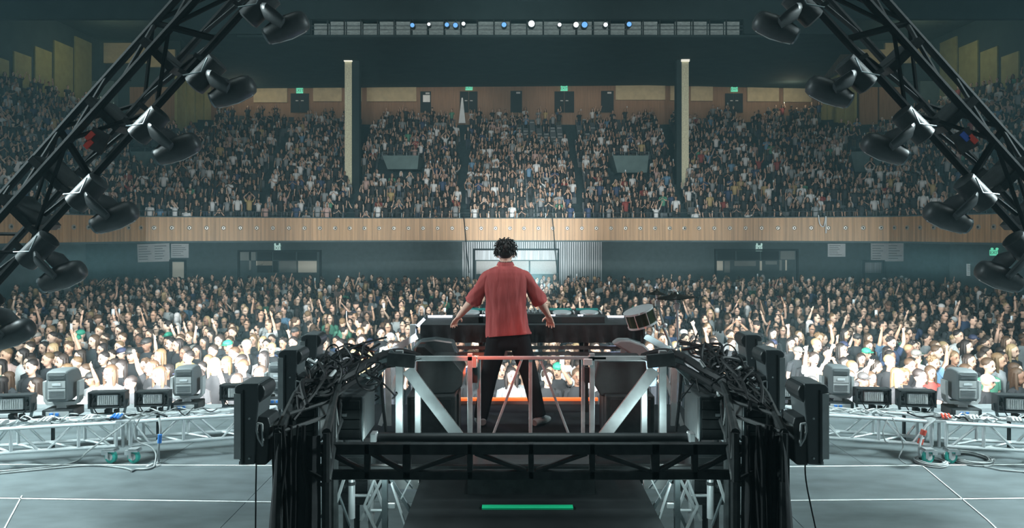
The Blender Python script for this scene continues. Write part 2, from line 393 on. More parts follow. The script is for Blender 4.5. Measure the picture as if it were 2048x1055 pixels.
# doors and openings under the balcony
def opening(name, x0_, y0_, x1_, y1_, label, panes, Y=wy):
    a = P(x0_, y1_, Y); c = P(x1_, y0_, Y); t = 0.12
    e = empty(name, ((a.x + c.x) / 2, Y - 0.1, a.z)); e['kind'] = 'structure'; e['label'] = label
    fr = MB()
    fr.box((a.x - t, Y - 0.16, -1.4), (a.x, Y - 0.01, c.z + t)); fr.box((c.x, Y - 0.16, -1.4), (c.x + t, Y - 0.01, c.z + t)); fr.box((a.x, Y - 0.16, c.z), (c.x, Y - 0.01, c.z + t))
    fr.build('frame', M['voids'], e)
    for (u0, u1, v0, v1, mm) in panes:
        p = P(u0, v1, Y - 0.05); q = P(u1, v0, Y - 0.05)
        MB().box((p.x + .02, Y - 0.09, p.z + .02), (q.x - .02, Y - 0.03, q.z - .02)).build('pane', M[mm], e)
    return e
opening('door_1', 950, 500, 1115, 548, 'wide lobby doorway in the ribbed metal wall behind the DJ',
        [(950, 1115, 500, 520, 'metalwall'), (952, 1058, 521, 548, 'lgrey'), (1060, 1113, 521, 548, 'lgrey')])
opening('door_2', 480, 503, 640, 545, 'lobby doors with lit panes, on the side of the two taped notices',
        [(480, 512, 503, 521, 'pale_glass'), (514, 545, 503, 545, 'voids'), (498, 503, 503, 540, 'pale_glass'), (512, 545, 521, 531, 'pale_door'), (546, 592, 503, 520, 'voids'), (594, 634, 503, 520, 'voids'),
         (546, 556, 521, 545, 'voids'), (558, 594, 521, 545, 'pale_glass'), (596, 634, 521, 545, 'pale_door')])
opening('door_3', 1432, 501, 1592, 545, 'lobby doors with lit panes, on the drum kit side',
        [(1434, 1471, 501, 520, 'voids'), (1473, 1520, 501, 520, 'voids'), (1522, 1558, 501, 520, 'voids'), (1560, 1590, 501, 519, 'pale_glass'),
         (1433, 1446, 521, 541, 'pale_door'), (1448, 1460, 521, 545, 'pale_glass'), (1468, 1512, 521, 532, 'pale_glass'), (1519, 1524, 521, 541, 'pale_door'), (1530, 1554, 521, 529, 'pale_glass'), (1558, 1564, 519, 541, 'pale_glass'), (1570, 1574, 519, 541, 'pale_door')])
opening('door_4', 344, 522, 370, 556, 'single bright doorway under the small notice', [(345, 369, 523, 556, 'pale_door')])
opening('door_5', 1728, 523, 1764, 546, 'shut ribbed side door under the large notice', [(1729, 1763, 524, 546, 'metalwall')])

# rear wall behind the top row
wy2 = 62.3
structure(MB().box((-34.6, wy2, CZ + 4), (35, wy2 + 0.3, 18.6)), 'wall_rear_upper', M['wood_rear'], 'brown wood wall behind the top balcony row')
bw = empty('trim_2', (0, wy2, CZ + 12)); bw['kind'] = 'structure'; bw['label'] = 'beige acoustic panels on the top rear wall'
for (u0, u1, v0, v1) in ((508, 575, 176, 205), (627, 684, 174, 203), (715, 724, 174, 203), (734, 833, 173, 203), (1231, 1330, 171, 200), (1340, 1354, 172, 201), (1381, 1425, 173, 202), (1494, 1557, 174, 203), (1566, 1622, 175, 204)):
    p = P(u0, v1, wy2); q = P(u1, v0, wy2)
    MB().box((p.x, wy2 - 0.12, p.z), (q.x, wy2 - 0.01, q.z)).build('panel', M['beige'], bw)
doors = []
for i, (u0, u1, v0, lab) in enumerate(((582, 618, 187, 'dark double door at the far stair head'), (841, 862, 183, 'narrow dark door with a posted sheet'), (920, 955, 183, 'dark door beside the pennant'),
                                      (1021, 1044, 182, 'narrow dark door between the middle exit signs'), (1109, 1148, 183, 'dark wide door under a green exit sign'), (1202, 1227, 182, 'narrow dark door beside the beige panels'), (1450, 1485, 187, 'dark double door behind the far pillar'))):
    p = P(u0, 225, wy2); q = P(u1, v0, wy2)
    e = empty('door_%d' % (i + 6), ((p.x + q.x) / 2, wy2 - .1, p.z)); e['kind'] = 'structure'; e['label'] = lab
    mid = (p.x + q.x) / 2
    if u1 - u0 > 30:
        MB().box((p.x, wy2 - 0.1, p.z), (mid - .02, wy2 - .02, q.z)).build('leaf', M['voids'], e); MB().box((mid + .02, wy2 - 0.1, p.z), (q.x, wy2 - .02, q.z)).build('leaf', M['voids'], e)
        MB().box((mid - .35, wy2 - .14, p.z + 1.0), (mid - .12, wy2 - .1, p.z + 1.08)).box((mid + .12, wy2 - .14, p.z + 1.0), (mid + .35, wy2 - .1, p.z + 1.08)).build('handle', M['lgrey'], e)
    else:
        MB().box((p.x, wy2 - 0.1, p.z), (q.x, wy2 - .02, q.z)).build('leaf', M['voids'], e)
        MB().box((mid, wy2 - .13, q.z - .25), (mid + .35, wy2 - .1, q.z - .1)).build('door_closer', M['lgrey'], e)
tag(flat(846, 190, 860, 204, wy2 - .12, 0.03, 'notice_sheet', M['paper']), 'small white sheet posted on the narrow dark top door', 'notice')
# flag / pennant
pp = P(920, 225, 61.8)
MB().prism([(-.25, 0), (.35, 0), (.12, 2.2), (0, 2.2)], 0.05, Matrix.Translation(P(923, 246, 60.9))).build('pennant', M['paper'])
tag(bpy.data.objects['pennant'], 'pale folded pennant standing by the top rear door', 'pennant')

# exit signs
def exit_sign(px, py, Y, w, h, m_, lab):
    c = P(px, py, Y); e = empty('exit_sign', (c.x, Y, c.z)); tag(e, lab, 'sign', 'exit signs')
    W_, H_ = w / F * Y, h / F * Y
    MB().box((c.x - W_ / 2, Y - .15, c.z - H_ / 2), (c.x + W_ / 2, Y - .02, c.z + H_ / 4)).build('sign_face', m_, e)
    for s in (-1, 1):
        MB().ball((c.x + s * W_ * .38, Y - .15, c.z + H_ * .40), (W_ * .14, .1, H_ * .16), 8, 5).build('lamp', m_, e)
    cu = bpy.data.curves.new('t', 'FONT'); cu.body = 'EXIT'; cu.size = H_ * .62; cu.extrude = 0.004; cu.align_x = 'CENTER'; cu.align_y = 'CENTER'
    t = bpy.data.objects.new('lettering', cu); COL.objects.link(t); bpy.context.view_layer.update()
    me = bpy.data.meshes.new_from_object(t.evaluated_get(bpy.context.evaluated_depsgraph_get())); bpy.data.objects.remove(t)
    me.materials.clear(); me.materials.append(M['vomit']); t = bpy.data.objects.new('lettering', me); COL.objects.link(t)
    t.parent = e; t.location = (0, -.16, -H_ * .125); t.rotation_euler = (PI / 2, 0, 0)
for a in ((600, 180, wy2, 13, 14, M['exit'], 'green exit sign over the far double door beyond the first pillar'), (938, 175, wy2, 14, 11, M['exit'], 'green exit sign over the door with the pennant'),
          (1128, 176, wy2, 14, 12, M['exit'], 'green exit sign over the wide dark door'), (1468, 178, wy2, 13, 11, M['exit'], 'green exit sign over the double door beyond the second pillar'),
          (556, 494, wy, 12, 15, M['exitw'], 'pale exit sign over the lobby doors nearer the taped notices'), (1517, 494, wy, 12, 15, M['exitw'], 'pale exit sign over the lobby doors on the drum side'),
          (1985, 503, 35.1, 13, 15, M['exit'], 'green exit sign low on the dim side wall')): exit_sign(*a)

# notices on the lower wall
def notice(x0_, y0_, x1_, y1_, lab, cols, rot=0.0, Y=wy):
    p = P(x0_, y1_, Y); q = P(x1_, y0_, Y); w, h = q.x - p.x, q.z - p.z
    e = empty('wall_notice', ((p.x + q.x) / 2, Y - .05, (p.z + q.z) / 2), (0, rot, 0)); tag(e, lab, 'notice', 'paper notices on the lower wall')
    MB().box((-w / 2, -.02, -h / 2), (w / 2, .02, h / 2)).build('sheet', M['paper'], e, world=False)
    mb = MB(); rr = random.Random(int(x0_))
    for ci in range(cols):
        for li in range(6):
            z = h * (.36 - .14 * li); xx = -w / 2 + w * (ci + .08) / cols; L = w / cols * rr.uniform(.45, .82)
            mb.box((xx, -.028, z - h * .018), (xx + L, -.02, z + h * .018))
    mb.build('print', M['ink'], e, world=False)
notice(276, 487, 340, 523, 'large white two-column notice hanging slightly crooked over the crowd', 2, -0.035)
notice(343, 487, 378, 515, 'small white notice above the single bright doorway', 1)
notice(1655, 487, 1690, 513, 'small white notice on the drum side wall', 1)
notice(1741, 486, 1806, 522, 'large white two-column notice above the shut ribbed door', 2)
notice(1932, 527, 1951, 551, 'narrow white notice on the dim wall below the green exit sign', 1, Y=36.5)

# side walls
for s, nm in ((-1, 'wall_left'), (1, 'wall_right')):
    X = 34.4 * s + .3
    w_ = structure(MB().box((min(X, X + .3 * s), 8, -1.5), (max(X, X + .3 * s), 62.6, 18.6)), nm, M['ceil'], 'dark side wall of the hall')
    for (ya, yb, zt) in ((45.2, 47.3, 11.6), (47.8, 49.5, 12.4), (49.9, 51.7, 13.3), (52.0, 54.2, 14.3), (54.5, 56.6, 15.3)):
        MB().box((min(X - .12 * s, X), ya, CZ + 9.0), (max(X - .12 * s, X), yb, CZ + zt)).build('wall_panel', M['olive'], w_)
    lw = structure(MB().box((min(24.5 * s, 45 * s), 8, -1.5), (max(24.5 * s, 45 * s), 8.3, 17)), 'wall_proscenium' , M['ceil'], 'dark wall beside the stage opening')
    under = MB(); pts = inner[:4] if s < 0 else list(reversed(inner[-4:]))
    for (a, c) in zip(pts, pts[1:3]):
        o5 = 3.2 * s; under.quad((a[0] + o5, a[1], -1.5), (c[0] + o5, c[1], -1.5), (c[0] + o5, c[1], ZB0 - .2), (a[0] + o5, a[1], ZB0 - .2))
    a = pts[2]; under.quad((a[0] + o5, a[1], -1.5), (a[0] + 13 * s, 46, -1.5), (a[0] + 13 * s, 46, ZB0 - .2), (a[0] + o5, a[1], ZB0 - .2))
    structure(under, 'wall_side_lower', M['wallteal'], 'dim teal side wall under the side balcony')
    # corner block with its panels
    def mirror_px(px): return px if s < 0 else 2068 - px
    def cb(u0, u1, v0, v1, Y, d, m_, nm2, par):
        a = P(mirror_px(u0), v1, Y); c = P(mirror_px(u1), v0, Y)
        return MB().box((min(a.x, c.x), Y - d, a.z), (max(a.x, c.x), Y + .05, c.z)).build(nm2, m_, par)
    c0 = P(mirror_px(270), 260, 57)
    e = empty('trim_%d' % (3 if s < 0 else 4), (c0.x, 57, c0.z)); e['kind'] = 'structure'; e['label'] = 'corner box wall between rear and side balcony'
    cb(178, 362, 60, 268, 58, .1, M['ceil'], 'backing', e); cb(210, 300, 87, 127, 57.8, .2, M['beige'], 'panel', e); cb(300, 352, 100, 135, 57.8, .2, M['beige'], 'panel', e)
    cb(212, 262, 128, 162, 57.7, .1, M['voids'], 'opening', e); cb(172, 236, 165, 232, 57.2, .6, M['wallteal'], 'panel', e)
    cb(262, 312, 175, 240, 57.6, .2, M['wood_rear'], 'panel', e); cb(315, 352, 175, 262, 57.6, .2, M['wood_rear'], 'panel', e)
    # ribbed return wall
    ret = MB(); X2 = -26.9 * s * -1 + .3
    for i in range(4):
        y0_ = 55.6 + i * 1.65
        o = MB().box((min(X2, X2 + .2 * s), y0_, CZ + 6.4 + i * .75), (max(X2, X2 + .2 * s), y0_ + 1.35, CZ + 13.2)).build('panel', M['olive'], e)
    MB().add([(X2, 55.4, CZ + 5.6), (X2, 62.2, CZ + 8.8), (X2, 62.2, CZ + 9.9), (X2, 55.4, CZ + 6.7), (X2 + .5 * s, 55.4, CZ + 5.6), (X2 + .5 * s, 62.2, CZ + 8.8), (X2 + .5 * s, 62.2, CZ + 9.9), (X2 + .5 * s, 55.4, CZ + 6.7)],
             [(0, 1, 2, 3), (7, 6, 5, 4), (3, 2, 6, 7), (0, 3, 7, 4)]).build('handrail_wall', M['wood_rear'], e)

# ceiling
structure(MB().add([(-19, 40, CZ + 11.3), (19.6, 40, CZ + 11.3), (27, 62.4, CZ + 12.8), (12, 62.4, CZ + 13.1), (-12, 62.4, CZ + 13.1), (-26.4, 62.4, CZ + 12.8)],
                   [(0, 1, 2, 3, 4, 5)]), 'ceiling', M['ceil'], 'dark sloping soffit over the balcony')
structure(MB().box((-45, 39.8, CZ + 12.15), (45, 40.1, 18.5)), 'wall_bulkhead', M['ceil'], 'dark bulkhead over the lighting catwalk')
structure(MB().box((-45, -6, 18.5), (45, 63, 18.7)), 'ceiling_main', M['ceil'], 'dark main ceiling')
structure(MB().box((-15.5, 39.4, CZ + 11.0), (16.1, 40.0, CZ + 11.12)).box((-19, 39.8, CZ + 11.3), (-11.5, 40.1, CZ + 12.2)).box((13.2, 39.8, CZ + 11.3), (19.6, 40.1, CZ + 12.2)), 'trim_5', M['ceil'], 'dark lower beam of the catwalk')
cw = empty('lighting_catwalk', (0.8, 40.2, CZ + 11.35)); tag(cw, 'long dim lighting catwalk slot with glowing panels and rails under the ceiling', 'catwalk')
xa, xb = P(622, 0, 40).x, P(1486, 0, 40).x; nn = 26
for i in range(nn):
    a = xa + (xb - xa) * i / nn; c = xa + (xb - xa) * (i + 1) / nn
    MB().box((a + .04, 40.5, CZ + 11.2), (c - .04, 40.6, CZ + 12.2 - .12 * ((i * 7) % 3 == 0))).build('glow_panel', M['catwalk'], cw)
    MB().box((a - .025, 39.95, CZ + 11.1), (a + .025, 40.1, CZ + 12.15)).build('post', M['black'], cw)
mb = MB()
for z in (.30, .52): mb.tube([(xa, 40.05, CZ + 11.3 + z), (xb, 40.05, CZ + 11.3 + z)], .025, 6)
mb.build('rail', M['alu_dark'], cw)
for i, (px, py, r, mm) in enumerate(((825, 51, 4, 'lamp_b'), (858, 49, 3, 'lamp_w'), (894, 50, 4, 'lamp_b'), (911, 51, 4.5, 'lamp_b'), (927, 48, 3.5, 'lamp_w'), (1008, 50, 4.5, 'lamp_b'), (1063, 48, 6, 'lamp_w'), (1119, 50, 3.5, 'lamp_w'),
                                    (1152, 50, 5, 'lamp_w'), (1169, 50, 5.5, 'lamp_b'), (1211, 50, 4, 'lamp_w'), (1258, 49, 4.5, 'lamp_b'))):
    c = P(px, py, 39.7); rr = r / F * 39.7
    names = ['blue catwalk spotlight nearest the slot end', 'small white catwalk spotlight beside the first blue one', 'blue catwalk spotlight, second from the slot end', 'bright blue catwalk spotlight beside its twin', 'small white catwalk spotlight beside the blue pair',
             'lone blue catwalk spotlight before the largest white one', 'largest white catwalk spotlight over the hall middle', 'small white catwalk spotlight past the largest one', 'white catwalk spotlight touching a blue neighbour', 'broad blue catwalk spotlight touching a white neighbour',
             'white catwalk spotlight between two blue ones', 'last blue catwalk spotlight toward the drum side']
    e = empty('catwalk_spotlight', (c.x, 39.7, c.z)); tag(e, names[i], 'spotlight', 'spotlights on the catwalk')
    Mx = Matrix.Translation((c.x, 39.7, c.z)) @ Matrix.Rotation(PI / 2, 4, 'X')
    MB().lathe([(rr * 1.25, -.35), (rr * 1.35, -.02), (rr * 1.35, .05), (rr * 1.1, .05)], 12, Mx).build('housing', M['black'], e)
    MB().lathe([(rr * 1.05, .04), (rr * 1.05, .08)], 12, Mx).build('lens', M[mm], e)
    MB().bar((c.x, 39.9, c.z), (c.x, 39.9, CZ + 12.2), .05).build('bracket', M['black'], e)

# pillars
for px, lab in ((697, 'slim pale painted pillar on the taped notice side of the balcony'), (1371, 'slim pale painted pillar on the drum side of the balcony')):
    Y = 48.2; a = P(px - 7.5, 340, Y); c = P(px + 6.5, 116, Y)
    e = empty('balcony_pillar', ((a.x + c.x) / 2, Y, a.z - 1)); tag(e, lab, 'pillar', 'balcony pillars')
    MB().box((a.x, Y, a.z - 1.6), (c.x, Y + .6, c.z)).build('shaft', M['brick'], e)
    d0 = c.x if px < 1000 else a.x - .35
    MB().box((d0 + .01, Y + .05, a.z - 1.6), (d0 + .5, Y + .7, c.z + .3)).build('shaded_side', M['ceil'], e)  # dark box stands in for the pillar's shaded side
    MB().box((a.x - .04, Y - .1, c.z - .25), (c.x + .04, Y + .1, c.z)).build('lamp', M['capglow'], e)

# vomitories
def vom(u0, u1, v0, v1, Y, lab, depth=3.0):
    a = P(u0, v1, Y); c = P(u1, v0, Y); e = empty('vomitory', ((a.x + c.x) / 2, Y, a.z)); tag(e, lab, 'vomitory', 'walled stair openings in the balcony')
    MB().add([(a.x + .35, Y, a.z), (c.x - .1, Y, a.z), (c.x, Y - .1, c.z), (a.x, Y - .1, c.z), (a.x + .35, Y + depth, a.z), (c.x - .1, Y + depth, a.z), (c.x, Y + depth, c.z), (a.x, Y + depth, c.z)],
             [(0, 1, 2, 3), (1, 5, 6, 2), (5, 4, 7, 6), (4, 0, 3, 7)]).build('wall', M['vomit'], e)
    mb = MB(); mb.tube([(a.x, Y - .1, c.z + .25), (c.x, Y - .1, c.z + .25)], .03, 6)
    mb.build('handrail', M['alu_dark'], e)
    for i in range(4):
        xx = a.x + (c.x - a.x) * i / 3; MB().tube([(xx, Y - .1, c.z), (xx, Y - .1, c.z + .25)], .025, 6).build('post', M['alu_dark'], e)
vom(765, 838, 311, 338, 49.3, 'teal walled stair opening in the balcony beside the first pillar')
vom(1225, 1297, 311, 345, 49.3, 'teal walled stair opening in the balcony before the second pillar')
vom(262, 350, 303, 340, 47.5, 'wide teal walled stair opening behind the arch near the taped notices')
vom(1700, 1790, 303, 345, 47.5, 'wide teal walled stair opening behind the arch on the drum side')

# ------------------------------------------------------------------ people of the audience
def person(pose, lod, hairkind=0, seed=0):
    """feet at 0, facing -Y.  colours: 0 skin 1 top 2 hair 3 trousers 4 features 5 phone.  returns dict of MB"""
    r = random.Random(seed)
    nb, nl, nh, mh = (12, 8, 14, 10) if lod == 0 else (6, 4, 6, 5)
    sk, sh, hr, tr, ft, ph = MB(), MB(), MB(), MB(), MB(), MB()
    g = 1.04 if lod == 0 else 1.0
    tor = [(0, 0, .86, .155, .105), (0, 0, 1.0, .15, .10), (0, .0, 1.16, .155, .105), (0, 0, 1.30, .182, .112), (0, .005, 1.39, .175, .10), (0, .01, 1.45, .11, .075), (0, .01, 1.475, .066, .06)]
    if lod: tor = [tor[0], tor[2], tor[3], tor[5]]
    sh.rings([(x, y, z, a * g, c * g) for x, y, z, a, c in tor], nb)
    sk.tube([(0, .01, 1.40), (0, .0, 1.50), (0, -.01, 1.56)], [.06, .052, .052], nl)
    ht = r.uniform(-.12, .12); hx = r.uniform(-.01, .01)
    HM = Matrix.Rotation(ht, 3, 'Y') @ Matrix.Rotation(r.uniform(-.1, .12), 3, 'X')
    K0 = {k: len(m_.v) for k, m_ in (('s', sk), ('h', hr), ('f', ft))}
    hc = Vector((hx, -.02, 1.635))
    if lod == 0:
        sk.ball(hc + Vector((0, .005, .015)), (.076, .094, .100), nh, mh, M=HM); sk.ball(hc + HM @ Vector((0, -.022, -.055)), (.055, .062, .062), nh, mh, M=HM)
        sk.ball(hc + HM @ Vector((0, -.098, -.018)), (.012, .016, .022), 6, 5, M=HM)
        for s in (-1, 1):
            sk.ball(hc + HM @ Vector((s * .076, .005, -.01)), (.010, .018, .028), 6, 5, M=HM)
            ft.ball(hc + HM @ Vector((s * .030, -.083, .012)), (.015, .010, .0085), 8, 5, M=HM)
            ft.ball(hc + HM @ Vector((s * .031, -.087, .034)), (.021, .008, .0045), 8, 4, M=HM)
        ft.ball(hc + HM @ Vector((0, -.080, -.062)), (.023, .010, .0075 + r.random() * .008), 8, 5, M=HM)
    else:
        sk.ball(hc, (.074, .092, .118), nh, mh, M=HM)
        ft.ball(hc + HM @ Vector((0, -.078, .012)), (.05, .012, .012), 4, 3, M=HM)
    # hair
    top = HM @ Vector((0, .026, .046))
    if hairkind == 3:      # cap
        hr.ball(hc + HM @ Vector((0, .0, .05)), (.084, .100, .070), nh, mh, M=HM)
        hr.ball(hc + HM @ Vector((0, -.105, .045)), (.065, .055, .010), nb, 5, M=HM)
    else:
        hr.ball(hc + top, (.083, .094, .080) if lod == 0 else (.083, .092, .085), nh, mh, M=HM)
        if hairkind == 1:  # long
            hr.tube([hc + Vector((0, .05, .06)), hc + Vector((0, .06, -.06)), hc + Vector((0, .07, -.22))], [.085, .085, .07], nl, flat=.55)
            for s in (-1, 1): hr.tube([hc + Vector((s * .06, .01, .05)), hc + Vector((s * .082, .0, -.05)), hc + Vector((s * .08, -.01, -.2))], [.03, .03, .018], nl)
        if hairkind == 2 and lod == 0:  # tousled
            for i in range(16):
                v = Vector((r.uniform(-1, 1), r.uniform(-.6, 1), r.uniform(.1, 1))).normalized()
                hr.ball(hc + Vector((v.x * .075, .012 + v.y * .09, .045 + v.z * .075)), .026, 6, 4)
    for k_, m_ in (('s', sk), ('h', hr), ('f', ft)):       # heads a touch larger
        m_.v[K0[k_]:] = [tuple(hc + (Vector(v) - hc) * 1.10) for v in m_.v[K0[k_]:]]
    # arms
    for s, kind in zip((-1, 1), pose):
        S_ = Vector((s * .178, .01, 1.385))
        if kind == 'down': E = Vector((s * .235, .02, 1.12)); W_ = Vector((s * .225, -.08, .90)); H = Vector((0, -.02, -1))
        elif kind == 'up': E = Vector((s * (.24 + r.uniform(-.04, .06)), -.07, 1.60 + r.uniform(-.03, .04))); W_ = E + Vector((s * r.uniform(-.12, .1), -.05, .235)); H = W_ - E
        elif kind == 'wide': E = Vector((s * .36, -.04, 1.54)); W_ = E + Vector((s * r.uniform(.0, .12), -.06, .22)); H = W_ - E
        elif kind == 'over': E = Vector((s * .30, -.02, 1.63)); W_ = Vector((s * .10, -.06, 1.84)); H = W_ - E
        elif kind == 'reach': E = Vector((s * .23, -.19, 1.47)); W_ = E + Vector((s * -.03, -.16, .17)); H = W_ - E
        elif kind == 'chest': E = Vector((s * .26, -.06, 1.16)); W_ = Vector((s * .08, -.21, 1.27)); H = Vector((-s * .5, -.2, .6))
        elif kind == 'face': E = Vector((s * .24, -.15, 1.34)); W_ = Vector((s * .09, -.21, 1.52)); H = Vector((-s * .2, -.1, 1))
        elif kind == 'phone': E = Vector((s * .23, -.17, 1.46)); W_ = Vector((s * .12, -.28, 1.68)); H = Vector((-s * .1, -.1, 1))
        H = H.normalized()
        sk.tube([S_, S_.lerp(E, .5), E, E.lerp(W_, .35), W_], [.052, .048, .040, .040, .026], nl)
        sh.tube([S_ + Vector((-s * .05, 0, .01)), S_, S_.lerp(E, .62)], [.06, .068, .058], nl)
        a, c = frame_from(H); pc = W_ + H * .05
        if lod == 0:
            sk.tube([W_ - H * .01, W_ + H * .03, W_ + H * .085], [.024, .038, .036], 8, flat=.45)
            for i in range(4):
                base = W_ + H * .08 + a * ((i - 1.5) * .018); L = (.058, .068, .072, .055)[i]; sp = a * ((i - 1.5) * .010)
                if kind in ('chest', 'phone'): sk.tube([base, base + H * L * .5 + sp * .5 + c * .012, base + H * L * .7 + c * .035], [.0095, .0085, .007], 5)
                else: sk.tube([base, base + H * L * .55 + sp, base + H * L + sp * 1.8 + c * .008], [.0095, .0088, .007], 5)
            sk.tube([W_ + H * .03 + a * (s * -.028), W_ + H * .06 + a * (s * -.052), W_ + H * .09 + a * (s * -.062)], [.011, .010, .008], 5)
        else:
            sk.tube([W_, W_ + H * .06, W_ + H * .15], [.024, .040, .018], 4, flat=.5)
            sk.tube([W_ + H * .03, W_ + H * .08 + a * (s * -.055)], [.016, .009], 3)
        if kind == 'phone':
            q = W_ + H * .12; ph.bar(q - Vector((0, .0, .01)), q + Vector((0, .0, .14)), .072, .010, up=(0, 1, 0))
    # legs
    for s in (-1, 1):
        tr.tube([(s * .075, 0, .90), (s * .088, -.01, .50), (s * .095, .0, .07)], [.088, .062, .045], nl)
        tr.tube([(s * .095, .05, .045), (s * .10, -.10, .04), (s * .105, -.18, .03)], [.04, .042, .028], nl if lod == 0 else 3, flat=.9)
    return dict(skin=sk, top=sh, hair=hr, trousers=tr, face=ft, phone=ph)

def remesh(mb, vox, mat_, name, smooth=2):
    """fuse the pieces of a body to one continuous surface"""
    me = mb.mesh(name, mat_); o = bpy.data.objects.new(name, me); COL.objects.link(o)
    mo = o.modifiers.new('r', 'REMESH'); mo.mode = 'VOXEL'; mo.voxel_size = vox; mo.use_smooth_shade = True
    if smooth: sm = o.modifiers.new('s', 'SMOOTH'); sm.factor = .5; sm.iterations = smooth
    dg = bpy.context.evaluated_depsgraph_get(); me2 = bpy.data.meshes.new_from_object(o.evaluated_get(dg)); me2.name = name
    bpy.data.objects.remove(o); bpy.data.meshes.remove(me)
    me2.materials.clear(); me2.materials.append(mat_); me2.shade_smooth(); return me2

SKINS = [(.60, .38, .28), (.66, .44, .33), (.52, .32, .22), (.40, .23, .15), (.70, .50, .38), (.24, .13, .085)]
SKW = [5, 5, 4, 2, 3, 1]
HAIRS = [(.018, .013, .012), (.03, .02, .015), (.07, .04, .022), (.16, .10, .05), (.35, .25, .13)]
HNAME = ['black', 'dark', 'brown', 'light brown', 'blond']
TOPS = [((.02, .022, .025), 'black'), ((.035, .04, .045), 'charcoal'), ((.72, .74, .74), 'white'), ((.30, .32, .33), 'grey'), ((.05, .08, .16), 'navy'), ((.32, .06, .05), 'red'), ((.10, .30, .20), 'green'), ((.5, .38, .18), 'ochre'), ((.15, .28, .42), 'blue'), ((.55, .38, .34), 'pink')]
TWF = [70, 20, 7, 6, 5, 1.3, 1, 1, 1.5, 1.5]
TWB = [40, 16, 15, 13, 6, 1.3, .8, 1.5, 2.5, 3]
POSES = [('down', 'down'), ('down', 'up'), ('up', 'down'), ('up', 'up'), ('over', 'over'), ('chest', 'chest'), ('down', 'phone'), ('wide', 'down'), ('down', 'wide'), ('reach', 'reach'), ('face', 'face'), ('down', 'reach')]
PNAME = ['arms down', 'one arm raised high', 'other arm raised high', 'both arms raised', 'hands joined over the head', 'hands at the chest', 'holding up a phone', 'one arm flung wide', 'other arm flung wide', 'both hands reaching out', 'hands cupped at the face', 'one hand reaching forward']
PWT = [100, 7, 7, 3, 1, 6, 5, 2, 2, 2, 3, 5]
AISLES = [((600, 62), (525, 43)), ((738, 62), (705, 43)), ((925, 62), (925, 43)), ((1136, 62), (1160, 43)), ((1325, 62), (1365, 43)), ((1478, 62), (1550, 43))]
# near people : whole variants shared by mesh
variants = []
ei = [0, 1, 2, 3, 5, 6, 7, 8, 4, 9, 11, 0, 1, 0]
hk = [0, 2, 1, 0, 1, 3, 2, 0, 1, 0, 2, 1, 3, 3]
for i, (pi_, h) in enumerate(zip(ei, hk)):
    d = person(POSES[pi_], 0, h, 100 + i)
    body = MB(); body.v = list(d['skin'].v); body.f = list(d['skin'].f); body.c = [0] * len(body.f)
    # under-body so the figure is one surface
    body.rings([(0, 0, .88, .13, .085), (0, 0, 1.1, .13, .085), (0, 0, 1.3, .16, .09), (0, .01, 1.42, .14, .075), (0, .01, 1.45, .07, .05)], 10)
    for s in (-1, 1): body.tube([(s * .06, 0, .92), (s * .085, -.01, .5), (s * .095, 0, .06)], [.07, .045, .03], 8)
    bm = remesh(body, .0125, M['p_skin'], 'person')
    variants.append(dict(pose=pi_, hair=h, body=bm, top=d['top'].mesh('top', M['p_cloth'], smooth=True), hairm=d['hair'].mesh('hair', M['p_hair'], smooth=True),
                         trousers=d['trousers'].mesh('trousers', M['p_cloth'], smooth=True), face=d['face'].mesh('face', M['eye'], smooth=True), phone=d['phone'].mesh('phone', M['paper']) if d['phone'].v else None))
def ordinal(n):
    return '%d%s' % (n, 'th' if 10 <= n % 100 <= 20 else {1: 'st', 2: 'nd', 3: 'rd'}.get(n % 10, 'th'))
rp = random.Random(42)
near_rows = []
cnt = 0
Yr = 11.9; ri = 0
placed = []
def hidden(px, py): return (py > 700 and (545 < px < 905 or 1225 < px < 1590)) or (py > 690 and (560 < px < 900 or 1240 < px < 1560)) 
